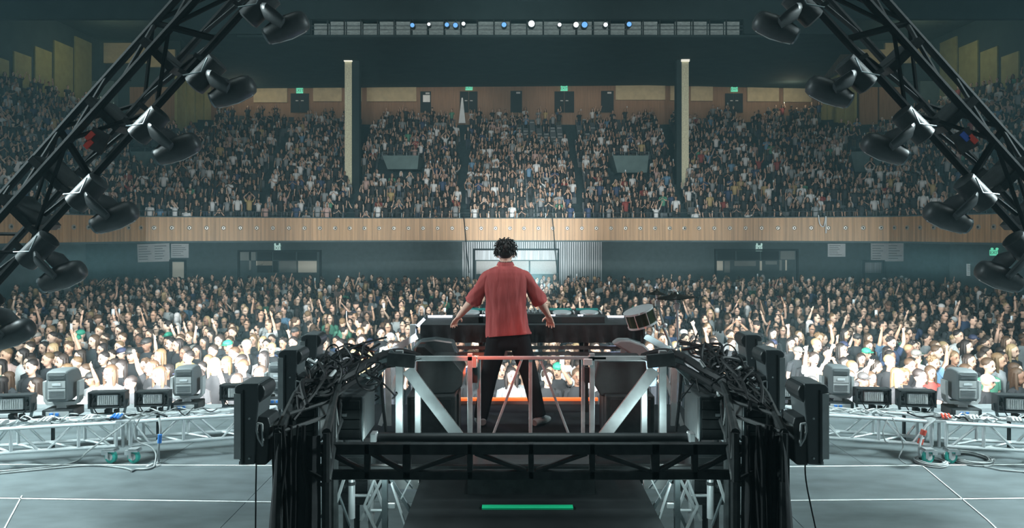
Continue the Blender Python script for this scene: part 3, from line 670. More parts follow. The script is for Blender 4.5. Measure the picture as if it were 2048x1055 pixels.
while cnt < 300:
    ri += 1; half = .735 * Yr; X = -half + rp.random() * .3; k = 0
    while X < half and cnt < 300:
        x = X + rp.uniform(-.08, .08); y = Yr + rp.uniform(-.14, .14); sc = rp.uniform(.93, 1.07)
        X += rp.uniform(.44, .60)
        px = 1024 + x / y * F; py = HY + (CZ + 1.5 - 1.7 * sc) / y * F
        if hidden(px, py) or px < -12 or px > 2060: continue
        k += 1; cnt += 1
        v = variants[rp.choices(range(len(variants)), [PWT[w['pose']] * (.25 if w['hair'] == 3 else 1) + 1 for w in variants])[0]]
        if 900 < px < 1210 and v['pose'] in (1, 2, 3, 4, 7, 8): v = variants[rp.choice([0, 4, 11])]
        skn = rp.choices(SKINS, SKW)[0]; hi = rp.choices(range(5), [6, 6, 4, 2, 2 if v['hair'] else 1])[0]; tc, tn = rp.choices(TOPS, TWF)[0]
        o = bpy.data.objects.new('person', v['body']); COL.objects.link(o)
        o.location = (x, y, -1.5); o.rotation_euler = (0, 0, rp.uniform(-.35, .35) + math.atan2(-x, y) * -.6); o.scale = (sc * rp.uniform(.96, 1.06), sc, sc)
        o.color = (*skn, 1)
        hc_ = HAIRS[hi]; hn = HNAME[hi] + '-haired'
        if v['hair'] == 3:
            cc, cn = rp.choice([((.03, .03, .03), 'black'), ((.6, .6, .6), 'white'), ((.03, .03, .03), 'black'), ((.05, .06, .12), 'navy'), ((.04, .30, .20), 'green'), ((.25, .24, .22), 'grey')]); hc_ = cc; hn = cn + '-capped'
        elif v['hair'] == 1: hn = 'long ' + hn
        for nm, key, cl in (('top', 'top', tc), ('hair' if v['hair'] != 3 else 'cap', 'hairm', hc_), ('trousers', 'trousers', (.03, .035, .045)), ('face', 'face', None), ('phone', 'phone', None)):
            if v[key] is None: continue
            c = bpy.data.objects.new(nm, v[key]); COL.objects.link(c); c.parent = o
            if cl: c.color = (*cl, 1)
        lab = '%s person in %s top, %s, %s in the %s crowd row' % (hn, tn, PNAME[v['pose']], ordinal(k), ordinal(ri))
        if len(lab.split()) > 15: lab = lab.replace('in the ', 'in ')
        tag(o, lab, 'person', 'people at the front of the floor crowd')
    Yr += .60

# the mass of the crowd: one mesh each, colours per face
def flatten(d, order=('skin', 'top', 'hair', 'trousers', 'face', 'phone')):
    V, Q, T, cq, ct = [], [], [], [], []
    n = 0
    for ci, key in enumerate(order):
        mb = d[key]
        for f in mb.f:
            f = [i + n for i in f]
            if len(f) == 4: Q.append(f); cq.append(ci)
            else:
                for j in range(1, len(f) - 1): T.append((f[0], f[j], f[j + 1])); ct.append(ci)
        V += mb.v; n += len(mb.v)
    # all triangles
    for q, c in zip(Q, cq): T.append((q[0], q[1], q[2])); ct.append(c); T.append((q[0], q[2], q[3])); ct.append(c)
    return np.array(V, dtype=np.float32), np.array(T, dtype=np.int32), np.array(ct, dtype=np.int32)
LOW = {}
for pi_ in range(len(POSES)):
    for h in (0, 1, 3): LOW[(pi_, h)] = flatten(person(POSES[pi_], 1, h, pi_ * 7 + h))
rng = np.random.default_rng(3)
def mass(name, items, label, mat_):
    Vs, Ts, Cs = [], [], []; n = 0
    for (x, y, z, rot, sc, pose, h, pal, cut) in items:
        V, T, C = LOW[(pose, h)]
        if cut:   # drop the legs of people whose legs can not be seen
            keep = C != 3; T = T[keep]; C = C[keep]
        c, s = math.cos(rot), math.sin(rot)
        Vn = np.empty_like(V); Vn[:, 0] = (V[:, 0] * c - V[:, 1] * s) * sc + x; Vn[:, 1] = (V[:, 0] * s + V[:, 1] * c) * sc + y; Vn[:, 2] = V[:, 2] * sc + z
        Vs.append(Vn); Ts.append(T + n); Cs.append(pal[C]); n += len(V)
    V = np.concatenate(Vs); T = np.concatenate(Ts); C = np.concatenate(Cs)
    me = bpy.data.meshes.new(name); me.vertices.add(len(V)); me.vertices.foreach_set('co', V.ravel())
    me.loops.add(len(T) * 3); me.loops.foreach_set('vertex_index', T.ravel()); me.polygons.add(len(T))
    me.polygons.foreach_set('loop_start', np.arange(0, len(T) * 3, 3, dtype=np.int32)); me.polygons.foreach_set('loop_total', np.full(len(T), 3, dtype=np.int32))
    me.update(calc_edges=True); me.validate()
    a = me.color_attributes.new('col', 'FLOAT_COLOR', 'CORNER')
    col = np.ones((len(T), 3, 4), dtype=np.float32); col[:, :, :3] = C[:, None, :]; a.data.foreach_set('color', col.ravel())
    me.materials.append(mat_); me.shade_smooth()
    o = bpy.data.objects.new(name, me); COL.objects.link(o); tag(o, label, 'crowd', kind='stuff'); return len(T)
def palette(tw, dark=1.0):
    sk_ = rp.choices(SKINS, SKW)[0]; hcol = rp.choices(HAIRS, [6, 6, 4, 2, 1])[0]; t = rp.choices(TOPS, tw)[0][0]
    if rp.random() < .05: hcol = (.6, .6, .6)
    br = rp.choice([(.03, .035, .05), (.05, .07, .11), (.02, .02, .02), (.12, .11, .09)])
    return np.array([sk_, t, hcol, br, (.06, .03, .03), (.75, .85, .9)], dtype=np.float32)
items = []; Y = Yr + .1
while Y < 38.8:
    half = min(.75 * Y + .5, 21.5 + (0 if Y < 38 else 0)); X = -half + rp.random() * .4; dens = .54 if Y < 20 else .64
    while X < half:
        x = X + rp.uniform(-.12, .12); y = Y + rp.uniform(-.2, .2); X += dens * rp.uniform(.8, 1.25)
        sc = rp.uniform(.92, 1.08); px = 1024 + x / y * F; py = HY + (CZ + 1.5 - 1.9 * sc) / y * F
        if hidden(px, py + 12) and py > 705: continue
        if px < -20 or px > 2070: continue
        pose = rp.choices(range(12), PWT)[0] if Y < 24 else rp.choices(range(12), [260] + PWT[1:])[0]; h = rp.choices((0, 1, 3), (7, 3, .5))[0]
        items.append((x, y, -1.5, rp.uniform(-.4, .4) if rp.random() < .72 else rp.uniform(1.2, 5.1), sc, pose, h, palette(TWF), True))
    Y += .68 if Y < 19 else (.9 if Y < 26 else 1.15)
n1 = mass('floor_crowd', items, 'dense standing crowd packed across the arena floor', M['crowd'])
nfloor = len(items)
items = []; seats = MB(); sw = MB()
for k in range(NR):
    line, z = row_line(k + .45); _, z = row_line(k)
    for a, c in zip(line, line[1:]):
        L = math.hypot(c[0] - a[0], c[1] - a[1]); n_ = int(L / .56)
        for i in range(n_):
            t = (i + .5) / n_; x = a[0] + (c[0] - a[0]) * t; y = a[1] + (c[1] - a[1]) * t
            px = 1024 + x / y * F
            if px < -15 or px > 2065 or abs(x - .3) > 33.9: continue
            skip = False
            for (p1, Y1), (p0, Y0) in AISLES:
                tt = (y - Y0) / (Y1 - Y0)
                if -.1 < tt < 1.1 and abs(px - (p0 + (p1 - p0) * tt)) < 11: skip = True
            for (u0, u1, v0, v1, YY) in ((765, 838, 311, 338, 49.3), (1225, 1297, 311, 345, 49.3), (262, 350, 303, 340, 47.5), (1700, 1790, 303, 345, 47.5)):
                if u0 - 8 < px < u1 + 8 and YY - 2.6 < y < YY + 3: skip = True
            pz = HY - (z + .9 - CZ) / y * F
            if k > 17 and (px < 430 or px > 1640) and 170 < px < 1900 and y > 54: skip = True
            if skip: continue
            ang = math.atan2(c[1] - a[1], c[0] - a[0])
            # seat: cushion + back
            ca, sa = math.cos(ang), math.sin(ang)
            def tp(u, v, w): return (x + u * ca - v * sa, y + u * sa + v * ca, z + w)
            for (u0_, u1_, v0_, v1_, w0_, w1_) in ((-.23, .23, .0, .36, .36, .42), (-.23, .23, .34, .40, .40, .80)):
                vs = [tp(u, v, w) for w in (w0_, w1_) for (u, v) in ((u0_, v0_), (u1_, v0_), (u1_, v1_), (u0_, v1_))]
                seats.add(vs, [(4, 5, 6, 7), (0, 1, 5, 4), (1, 2, 6, 5), (3, 0, 4, 7)])
            side = px < 200 or px > 1860
            occ = .80 if not side else .62
            if k > 19: occ *= .62
            if 1030 < px < 1190 and k > 16: occ = .22
            if k < 3: occ = .72
            if rp.random() > occ:
                if 1020 < px < 1190 and k > 14 and rp.random() < .55:
                    vs = [tp(u, v, w) for w in (.78, .84) for (u, v) in ((-.18, .30), (.18, .30), (.18, .36), (-.18, .36))]
                    sw.add(vs, [(4, 5, 6, 7), (0, 1, 5, 4)])
                continue
            pose = rp.choices(range(12), [60, 4, 4, 3, 1.5, 14, 6, 1, 1, 3, 8, 4])[0]; h = rp.choices((0, 1, 3), (5, 4, .5))[0]
            dz = -.42 if rp.random() < .18 and k < 20 else 0
            items.append((x + rp.uniform(-.06, .06), y - .12 + rp.uniform(-.06, .06), z + dz, rp.uniform(-.4, .4) + ang * .6, rp.uniform(.9, 1.06), pose, h, palette(TWB), False))
n2 = mass('balcony_crowd', items, 'crowd filling the raked balcony seats row upon row', M['crowd'])
print('CROWD', cnt, nfloor, len(items), n1, n2)
tag(seats.build('balcony_seating', M['seat']), 'rows of dark tip-up seats on the balcony rake', 'seats', kind='stuff')
if sw.v: tag(sw.build('seat_labels', M['seat_w']), 'pale top edges of the empty upper balcony seats', 'seats', kind='stuff')

# ------------------------------------------------------------------ stage
AX = 38.0 / F          # the rig's axis leaves the camera at px 1062
def Q(px, py, Y, s=-1):
    """a point given on the left half of the rig; s=1 mirrors it to the other side"""
    return P(px if s < 0 else 2124 - px, py, Y)
st = empty('floor_stage', (0, 5, 0)); st['kind'] = 'structure'; st['label'] = 'grey stage deck with pale tape seams'
# transverse deck strips
ys = [-6, 3.9, 5.55, 7.05, 7.95, 10.5]
ysL = [1.0, 7.05]
ED = [(-14, 1.5), ]
def deck_poly(pts, nm='deck_panel'):
    n_ = len(pts); mb = MB(); mb.add([(x, y, -.06) for x, y in pts] + [(x, y, 0) for x, y in pts], [tuple(range(n_, 2 * n_)), tuple(reversed(range(n_)))] + [(i, (i + 1) % n_, (i + 1) % n_ + n_, i + n_) for i in range(n_)])
    return mb.build(nm, M['deck'], st)
g_ = .003
for s in (-1, 1):
    def X_(x): return x * s
    # seams bow toward the middle as on the photograph
    sl = [(-6., -6.), (3.3, 3.3), (7.10, 6.80), (8.02, 7.90), (10.5, 10.5)]
    for (a0, a1), (b0, b1) in zip(sl, sl[1:]):
        xs = [0.0, 2.6, 5.6, 9.0, 14.0] if b0 < 10 else [0, 4, 8.5, 14]
        for x0_, x1_ in zip(xs, xs[1:]):
            def yy(p0, p1, x): return p1 + (p0 - p1) * min(1, x / 9)
            pts = [(X_(x0_) + g_ * s, yy(a0, a1, x0_) + g_), (X_(x1_) - g_ * s, yy(a0, a1, x1_) + g_), (X_(x1_) - g_ * s, yy(b0, b1, x1_) - g_), (X_(x0_) + g_ * s, yy(b0, b1, x0_) - g_)]
            if s > 0: pts = pts
            else: pts = pts[::-1]
            deck_poly(pts)
structure(MB().box((-14, -6, -.3), (14, 10.5, -.065)), 'floor_substage', M['arena'], 'dark bed under the deck panels')
structure(MB().box((-14, 10.45, -1.5), (14, 10.55, -.01)), 'wall_stage_front', M['black'], 'black stage front face')
tags = [('pale tape line crossing the deck in front of the wheeled truss nearer the notices', [(-14, 7.98), (-9, 7.98), (-2.6, 7.90)]),
        ('pale tape line crossing the near deck below the row of strobes', [(-12, 7.10), (-9, 7.06), (-2.0, 6.82)]),
        ('pale tape line crossing the deck behind the coiled cables', [(2.9, 7.86), (9, 8.02), (14, 8.05)]),
        ('pale tape line crossing the near deck below the coiled cables', [(2.4, 6.86), (9, 7.02), (13, 7.06)]),
        ('thin tape line running toward the camera past the coiled cables', [(4.65, 8.0), (4.35, 6.4), (4.1, 5.4)]),
        ('thin tape line running toward the camera on the notice side', [(-4.9, 7.0), (-4.2, 5.6), (-3.9, 5.0)])]
for lab, pts in tags:
    mb = MB()
    for a, c in zip(pts, pts[1:]): mb.bar((*a, .004), (*c, .004), .026 if 'crossing' in lab else .012, .006, up=(0, 0, 1))
    tag(mb.build('floor_tape', M['tape']), lab, 'tape', 'tape lines on the deck')

# a box truss between two points lists
def truss_mesh(A, B, C, D, step, r, rd, par, m_, double=True, world=True):
    """A,B lower/upper chord front, C,D lower/upper chord back; every list is a polyline of equal length"""
    for name, L in (('chord', A), ('chord', B), ('chord', C), ('chord', D)):
        MB().tube(L, r, 8).build(name, m_, par, smooth=True, world=world)
    def at(L, t):
        n_ = len(L) - 1; i = min(int(t * n_), n_ - 1); return Vector(L[i]).lerp(Vector(L[i + 1]), t * n_ - i)
    tot = sum((Vector(a) - Vector(c)).length for a, c in zip(A, A[1:])); n_ = max(2, round(tot / step))
    for i in range(n_):
        t0, t1, tm = i / n_, (i + 1) / n_, (i + .5) / n_
        for (lo, hi) in ((A, B), (C, D)):
            if i % 2 == 0: MB().tube([at(lo, t0), at(hi, t0)], r * .85, 7).build('upright', m_, par, smooth=True, world=world)
            a, c = (lo, hi) if i % 2 == 0 else (hi, lo)
            MB().tube([at(hi if i % 2 == 0 else lo, t0 + .04 / tot), at(lo if i % 2 == 0 else hi, t1 - .04 / tot)], rd, 6).build('brace', m_, par, smooth=True, world=world)
        MB().tube([at(B, t0), at(D, t1)], rd, 6).build('brace', m_, par, smooth=True, world=world)
        MB().tube([at(A, t1), at(C, t0)], rd, 6).build('brace', m_, par, smooth=True, world=world)
    for L in ((A, B), (C, D)): MB().tube([L[0][-1], L[1][-1]], r * .85, 7).build('upright', m_, par, smooth=True, world=world)

def ground_truss(pxs, s, lab):
    A, B, C, D = [], [], [], []
    for px in pxs:
        yt = np.interp(px, [-80, 0, 106, 220, 316, 483, 560], [861, 858, 851.5, 846, 839, 829, 824]); Y = (CZ - .455) * F / (yt - HY)
        q = Q(px, 0, Y, s); q2 = Q(px, 0, Y + .30, s)
        x2 = q.x * (Y + .3) / Y * .985
        A.append((q.x, Y, .19)); B.append((q.x, Y, .455)); C.append((x2, Y + .3, .19)); D.append((x2, Y + .3, .455))
    e = empty('box_truss', (A[len(A) // 2][0], A[0][1], .19)); tag(e, lab, 'truss', 'silver box trusses on the deck')
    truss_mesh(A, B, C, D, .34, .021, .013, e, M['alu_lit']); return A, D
for s in (-1, 1):
    w = 'notice side' if s < 0 else 'drum side'
    ground_truss([-80, 0, 106, 232], s, 'silver box truss curving out of frame on the %s' % w)
    ground_truss([260, 316, 400, 483, 545], s, 'silver box truss on the %s next to the column lights' % w)
    for i, px in enumerate((222, 268)):
        q = Q(px, 0, 8.0, s)
        e = empty('caster', (q.x, 8.02, 0)); tag(e, 'wheeled caster under the %s truss joint, %s the DJ riser' % (w, 'farther from' if i == 0 else 'nearer'), 'caster', 'casters under the deck trusses')
        Mx = Matrix.Translation((q.x, 8.0, .062)) @ Matrix.Rotation(PI / 2, 4, 'Y') @ Matrix.Rotation(0, 4, 'Z')
        Mx = Matrix.Translation((q.x, 8.0, .076)) @ Matrix.Rotation(.25 * s, 4, 'Z') @ Matrix.Rotation(PI / 2, 4, 'X')
        MB().lathe([(.062, -.022), (.076, -.015), (.076, .015), (.062, .022)], 18, Mx).build('tyre', M['teal_wheel'], e, smooth=True)
        MB().lathe([(.038, -.026), (.045, -.02), (.045, .02), (.038, .026)], 14, Mx).build('hub', M['lgrey'], e)
        mb = MB(); mb.cbox(q.x, 8.01, .145, .12, .10, .02); mb.bar((q.x - .03, 7.965, .06), (q.x - .03, 7.965, .14), .03, .008, up=(0, 1, 0)); mb.bar((q.x + .0, 8.035, .06), (q.x, 8.035, .14), .03, .008, up=(0, 1, 0)); mb.cbox(q.x, 8.01, .165, .10, .10, .012)
        mb.build('bracket', M['alu'], e)
        MB().cbox(q.x + .07 * s, 8.0, .12, .06, .04, .05).build('brake', M['alu'], e)
# stubby uprights joining the two lengths
for s in (-1, 1):
    w = 'notice side' if s < 0 else 'drum side'
    q = Q(246, 0, 8.05, s); e = empty('corner_block', (q.x, 8.1, .17)); tag(e, 'upright joint frame between the two truss lengths on the %s' % w, 'truss', 'truss joint frames')
    for dx in (-.09, .0, .09):
        for dy in (0, .28): MB().tube([(q.x + dx, 8.05 + dy, .17), (q.x + dx, 8.05 + dy, .47)], .018, 8).build('upright', M['alu'], e, smooth=True)
    MB().cbox(q.x, 8.2, .465, .26, .36, .02).build('top_plate', M['alu'], e)
# pipe / low black sill behind them
for s in (-1, 1):
    w = 'notice side' if s < 0 else 'drum side'
    pts = [(Q(px, 0, Y, s).x, Y, .375) for px, Y in ((-60, 8.35), (106, 8.5), (316, 8.75), (483, 9.0), (560, 9.05))]
    e = empty('fixture_pipe', pts[2]); tag(e, 'black pipe carrying the strobes and moving lights, %s' % w, 'pipe', 'fixture pipes')
    mb = MB()
    for a, c in zip(pts, pts[1:]): mb.bar(a, c, .06, .035)
    mb.build('rail', M['black'], e)
    for p in pts[1:]: MB().bar((p[0], p[1], 0), (p[0], p[1], .36), .03).build('leg', M['black'], e)
    # footlight sill at the lip
    e2 = empty('stage_sill', (Q(250, 0, 10.2, s).x, 10.2, 0)); tag(e2, 'low grey sill along the stage lip, %s' % w, 'sill', 'stage lip sills')
    a = Q(-40, 0, 10.2, s).x; c = Q(560, 0, 10.2, s).x
    MB().box((min(a, c), 10.1, 0.001), (max(a, c), 10.35, .10)).build('rail', M['grey'], e2); MB().box((min(a, c), 9.9, 0.001), (max(a, c), 10.08, .05)).build('ramp', M['grey'], e2)

# ---- upright moving head seen from behind
def make_mover():
    e = empty('moving_head_light', (0, 0, 0))
    MB().box((-.165, -.13, 0), (.165, .13, .10)).build('base', M['black2'], e, world=False, bevel=.012)
    MB().box((-.12, -.135, .02), (.12, -.129, .08)).build('rear_plate', M['lgrey'], e, world=False)
    MB().cbox(-.06, -.14, .05, .035, .02, .03).cbox(0.0, -.14, .05, .03, .02, .03).build('socket', M['blue'], e, world=False)
    y = MB()
    poly = [(-.05, .10), (.05, .10), (.05, .13), (.15, .135), (.185, .18), (.195, .30), (.195, .40), (.165, .40), (.165, .21), (.14, .17), (-.14, .17), (-.165, .21), (-.165, .40), (-.195, .40), (-.195, .30), (-.185, .18), (-.15, .135), (-.05, .13)]
    n_ = len(poly); y.add([(x, -.05, z) for x, z in poly] + [(x, .06, z) for x, z in poly], [(i, (i + 1) % n_, (i + 1) % n_ + n_, i + n_) for i in range(n_)][::1])
    # caps made of convex strips
    for yy_, fl in ((-.05, 1), (.06, 0)):
        for a in ([0, 1, 2, 17], [2, 3, 10, 17], [3, 4, 9, 10], [4, 5, 8, 9], [5, 6, 7, 8], [17, 10, 11, 16], [16, 11, 12, 15], [15, 12, 13, 14]):
            f = [(poly[i][0], yy_, poly[i][1]) for i in a]; y.add(f if fl else f[::-1], [tuple(range(len(f)))])
    y.build('yoke', M['lgrey'], e, world=False)
    h = empty('x'); bpy.data.objects.remove(h)
    hd = MB()
    def rr(w, z0, z1, r, y0):  # rounded rectangle ring
        out = []
        for cx, cz, a0 in ((w - r, z1 - r, 0), (-(w - r), z1 - r, 90), (-(w - r), z0 + r, 180), (w - r, z0 + r, 270)):
            for k in range(4):
                t = math.radians(a0 + k * 30); out.append((cx + r * math.cos(t), y0, cz + r * math.sin(t)))
        return out
    rs = [rr(.098, .205, .515, .02, -.145), rr(.114, .19, .53, .03, -.13), rr(.122, .18, .54, .035, -.02), rr(.118, .19, .53, .06, .12), rr(.10, .22, .50, .09, .2)]
    n_ = 16; vs = [v for r in rs for v in r]
    hd.add(vs, [(i * n_ + k, i * n_ + (k + 1) % n_, (i + 1) * n_ + (k + 1) % n_, (i + 1) * n_ + k) for i in range(len(rs) - 1) for k in range(n_)] + [tuple(range(n_)), tuple(reversed(range((len(rs) - 1) * n_, len(rs) * n_)))])
    hd = hd.build('head', M['vent'], e, world=False, smooth=True)
    for z0, z1, mm in ((.435, .50, 'vent'), (.345, .425, 'lgrey'), (.225, .335, 'lgrey')):
        MB().box((-.090, -.152, z0), (.090, -.143, z1)).build('back_panel', M[mm], hd, world=False)
    sl = MB()
    for k in range(5): sl.box((-.08, -.157, .245 + k * .016), (.08, -.151, .251 + k * .016))
    for k in range(3): sl.box((-.08, -.157, .448 + k * .016), (.08, -.151, .454 + k * .016))
    sl.build('slat', M['vent'], hd, world=False)
    MB().box((-.045, -.156, .372), (.045, -.150, .396)).build('badge', M['paper'], hd, world=False)
    MB().lathe([(.075, 0), (.085, .03), (.07, .035)], 16, Matrix.Translation((0, .19, .36)) @ Matrix.Rotation(-PI / 2, 4, 'X')).build('lens', M['glass'], hd, world=False)
    return e
mv = make_mover()
mlabs = [(127, 828, 8.55, -1, 'grey moving head light farthest from the DJ, standing on the notice side pipe', 1.08), (376, 817, 8.9, -1, 'pale moving head light standing between strobe and black column light, notice side', 1.02),
         (560, 800, 9.2, -1, 'pale moving head light half hidden behind the column lights, notice side', 1.0), (1673, 806, 8.95, 1, 'bright moving head light next to the nearest column light, drum side', 1.02), (1922, 823, 8.6, 1, 'grey moving head light between two strobes near the coiled cables', 1.06)]
for i, (px, py, Y, s, lab, sc) in enumerate(mlabs):
    o = mv if i == 0 else copy_tree(mv)
    p = P(px, 0, Y); o.location = (p.x, Y, .395); o.scale = (sc, sc, sc); o.rotation_euler = (0, 0, math.atan2(-p.x, Y) * .2)
    tag(o, lab, 'stage light', 'moving head lights on the deck')
# ---- strobe panel seen from behind
def make_strobe():
    e = empty('strobe_panel_light')
    fr = MB(); w, z0, z1 = .225, .10, .31
    for a in ((-w, z0, -w + .018, z1), (w - .018, z0, w, z1), (-w, z1 - .018, w, z1), (-w, z0, w, z0 + .018)): fr.box((a[0], -.02, a[1]), (a[2], .12, a[3]))
    fr.build('housing', M['black2'], e, world=False)
    MB().box((-w + .02, .05, z0 + .02), (w - .02, .10, z1 - .02)).build('back_plate', M['grey'], e, world=False)
    MB().box((-.12, -.0, z0 + .035), (.13, .05, z1 - .04)).build('power_unit', M['reflector'], e, world=False, bevel=.006)
    mb = MB()
    for k in range(9): mb.box((-.10 + k * .024, -.012, z0 + .05), (-.094 + k * .024, 0, z1 - .055))
    mb.build('fin', M['lgrey'], e, world=False)
    MB().tube([(-.16, .02, z1 - .05), (-.17, -.03, z0 + .05), (-.12, -.03, .06), (-.1, 0, .02)], .007, 6).tube([(.17, .02, z1 - .06), (.18, -.03, z0 + .04), (.1, -.02, .03)], .007, 6).build('cable', M['rubber'], e, world=False)
    for s in (-1, 1):
        MB().cbox(s * .17, .02, .20, .03, .05, .05).build('knob', M['black'], e, world=False)
        MB().bar((s * .235, .04, .20), (s * .19, .04, .02), .03, .012, up=(0, 1, 0)).build('bracket', M['alu_dark'], e, world=False)
    MB().box((-.20, 0, 0), (.20, .08, .025)).build('bracket', M['alu_dark'], e, world=False)
    MB().cbox(.0, .04, .05, .07, .07, .06).cbox(.1, .04, .05, .05, .05, .05).build('clamp', M['black'], e, world=False)
    MB().box((-w + .01, .12, z0 + .01), (w - .01, .13, z1 - .01)).build('lamp_face', M['lamp_w'], e, world=False)
    return e
sb = make_strobe()
for i, (px, Y, lab, sc, rz) in enumerate(((22, 8.3, 'strobe panel cut by the frame edge on the notice side', 1.0, .15), (214, 8.55, 'open backed strobe panel beside the grey moving head on the notice side', .95, .12), (304, 8.65, 'open backed strobe panel next to the pale moving light, notice side', .90, .1), (474, 8.95, 'strobe panel peeking out behind the nearest column light, notice side', .95, .05),
                                      (1747, 8.75, 'open backed strobe panel beside the bright moving head, drum side', .93, -.08), (1835, 8.6, 'strobe panel beside the red plugs, drum side', .96, -.1), (2035, 8.3, 'strobe panel cut by the frame edge on the drum side', 1.0, -.15), (1585, 9.0, 'strobe panel half hidden behind the nearest column light, drum side', .93, 0.))):
    o = sb if i == 0 else copy_tree(sb)
    p = P(px, 0, Y); o.location = (p.x, Y, .395); o.scale = (sc,) * 3; o.rotation_euler = (0, 0, rz); tag(o, lab, 'stage light', 'strobe panels on the deck')

# ---- cables on the deck trusses and deck
def smooth_path(pts, n=8):
    pts = [Vector(p) for p in pts]; out = []
    for i in range(len(pts) - 1):
        p0 = pts[max(i - 1, 0)]; p1 = pts[i]; p2 = pts[i + 1]; p3 = pts[min(i + 2, len(pts) - 1)]
        for k in range(n):
            t = k / n
            out.append(.5 * ((2 * p1) + (-p0 + p2) * t + (2 * p0 - 5 * p1 + 4 * p2 - p3) * t * t + (-p0 + 3 * p1 - 3 * p2 + p3) * t ** 3))
    out.append(pts[-1]); return out
def cable(name, pts, r, m_, lab, grp=None, n=6, cat='cable'):
    o = MB().tube(smooth_path(pts, n), r, 6).build(name, M[m_], smooth=True); tag(o, lab, cat, grp); return o
def fl(px, py):   # a point of the deck
    Y = CZ * F / (py - HY); p = P(px, py, Y); return (p.x, p.y, .012)
def at(px, py, Y): return tuple(P(px, py, Y))
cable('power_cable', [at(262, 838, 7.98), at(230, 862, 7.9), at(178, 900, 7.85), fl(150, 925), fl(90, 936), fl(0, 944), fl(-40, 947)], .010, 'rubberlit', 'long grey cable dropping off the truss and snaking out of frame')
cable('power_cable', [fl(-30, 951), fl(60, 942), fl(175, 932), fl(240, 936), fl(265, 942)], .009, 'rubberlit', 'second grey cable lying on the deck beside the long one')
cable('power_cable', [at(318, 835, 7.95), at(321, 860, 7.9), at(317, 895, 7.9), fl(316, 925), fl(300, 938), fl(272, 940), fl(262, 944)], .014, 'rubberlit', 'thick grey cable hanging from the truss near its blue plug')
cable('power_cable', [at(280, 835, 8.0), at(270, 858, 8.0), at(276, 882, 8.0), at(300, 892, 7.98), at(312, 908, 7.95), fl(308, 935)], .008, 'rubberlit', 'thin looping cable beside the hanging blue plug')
tag(MB().tube([at(320, 868, 7.88), at(319, 885, 7.88)], .022, 10).build('plug', M['blue'], smooth=True), 'blue plug on the hanging thick cable', 'plug')
tag(MB().tube([fl(292, 938), fl(305, 931)], .022, 10).build('plug', M['lgrey'], smooth=True), 'pale plug lying on the deck below the truss', 'plug')
cable('power_cable', [at(1870, 838, 7.9), at(1850, 855, 7.85), at(1842, 880, 7.8), at(1838, 900, 7.8), fl(1842, 918)], .014, 'rubberlit', 'thick cable with red plugs hanging from the drum side truss')
for yy_, l in ((864, 'upper red plug on the hanging cable'), (882, 'lower red plug on the hanging cable')):
    tag(MB().tube([at(1848 - (yy_ - 864) * .3, yy_ - 5, 7.83), at(1845 - (yy_ - 864) * .3, yy_ + 5, 7.83)], .030, 10).build('plug', M['redplug'], smooth=True), l + ' of the drum side truss', 'plug')
cable('power_cable', [at(1775, 838, 7.98), at(1766, 862, 7.95), at(1770, 880, 7.95), at(1776, 884, 7.95)], .008, 'rubberlit', 'thin cable loop hanging inside the drum side truss')
cable('power_cable', [at(1785, 835, 7.95), at(1800, 870, 7.92), at(1806, 893, 7.95), at(1798, 915, 7.9), fl(1812, 929)], .007, 'rubberlit', 'thin cable drooping behind the drum side caster')
def coil(px, py, rad, turns, lab, tail):
    c = Vector(fl(px, py)); pts = []; rr_ = random.Random(px)
    for i in range(turns * 16):
        t = 2 * PI * i / 16; r = rad * (1 + .12 * math.sin(t * .37 + rr_.random() * .2)); pts.append((c.x + r * math.cos(t) + rr_.uniform(-.006, .006), c.y + r * 1.0 * math.sin(t), .012 + .006 * (i // 16)))
    pts += tail
    o = MB().tube(pts, .009, 6).build('coiled_cable', M['rubberlit'], smooth=True); tag(o, lab, 'cable', 'coils of cable on the deck')
coil(1862, 926, .15, 5, 'smaller coil of grey cable on the deck by the caster', [fl(1900, 926), fl(1930, 921)])
coil(1938, 919, .22, 6, 'larger coil of grey cable on the deck, farther from the riser', [fl(1960, 932), fl(2000, 941), fl(2060, 946)])
# cables and boxes lying on the trusses
rc = random.Random(11)
for s in (-1, 1):
    w = 'notice side' if s < 0 else 'drum side'
    for j in range(16):
        px0 = rc.uniform(-20, 420); L = rc.uniform(50, 140); pts = []
        for k in range(6):
            px = px0 + L * k / 5; yt = np.interp(px, [0, 106, 220, 316, 483], [858, 851.5, 846, 839, 829]); Y = (CZ - .455) * F / (yt - HY) + rc.uniform(.0, .30)
            q = Q(px, 0, Y, s); pts.append((q.x, Y, .48 + rc.random() * .045))
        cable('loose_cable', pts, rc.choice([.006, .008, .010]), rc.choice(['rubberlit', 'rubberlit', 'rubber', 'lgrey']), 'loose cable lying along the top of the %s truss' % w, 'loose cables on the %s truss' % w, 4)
    for px, mm, lab in ((98, 'lgrey', 'small pale splitter box on the truss'), (182, 'lgrey', 'second splitter box on the truss'), (238, 'blue' if s < 0 else 'redplug', 'bundle of coloured plugs on the truss joint'), (5, 'lgrey', 'splitter box at the frame edge on the truss')):
        yt = np.interp(px, [0, 106, 220, 316, 483], [858, 851.5, 846, 839, 829]); Y = (CZ - .455) * F / (yt - HY) + .12; q = Q(px, 0, Y, s)
        e = empty('connector_box', (q.x, Y, .475)); tag(e, lab + ', %s' % w, 'connector', 'connector boxes on the trusses')
        MB().cbox(q.x, Y, .505, .10, .08, .05).build('box', M['lgrey'], e, bevel=.006)
        for k in range(3): MB().tube([(q.x - .05 + k * .04, Y - .09, .50), (q.x - .03 + k * .04, Y - .02, .53)], .014, 8).build('plug', M[mm], e, smooth=True)

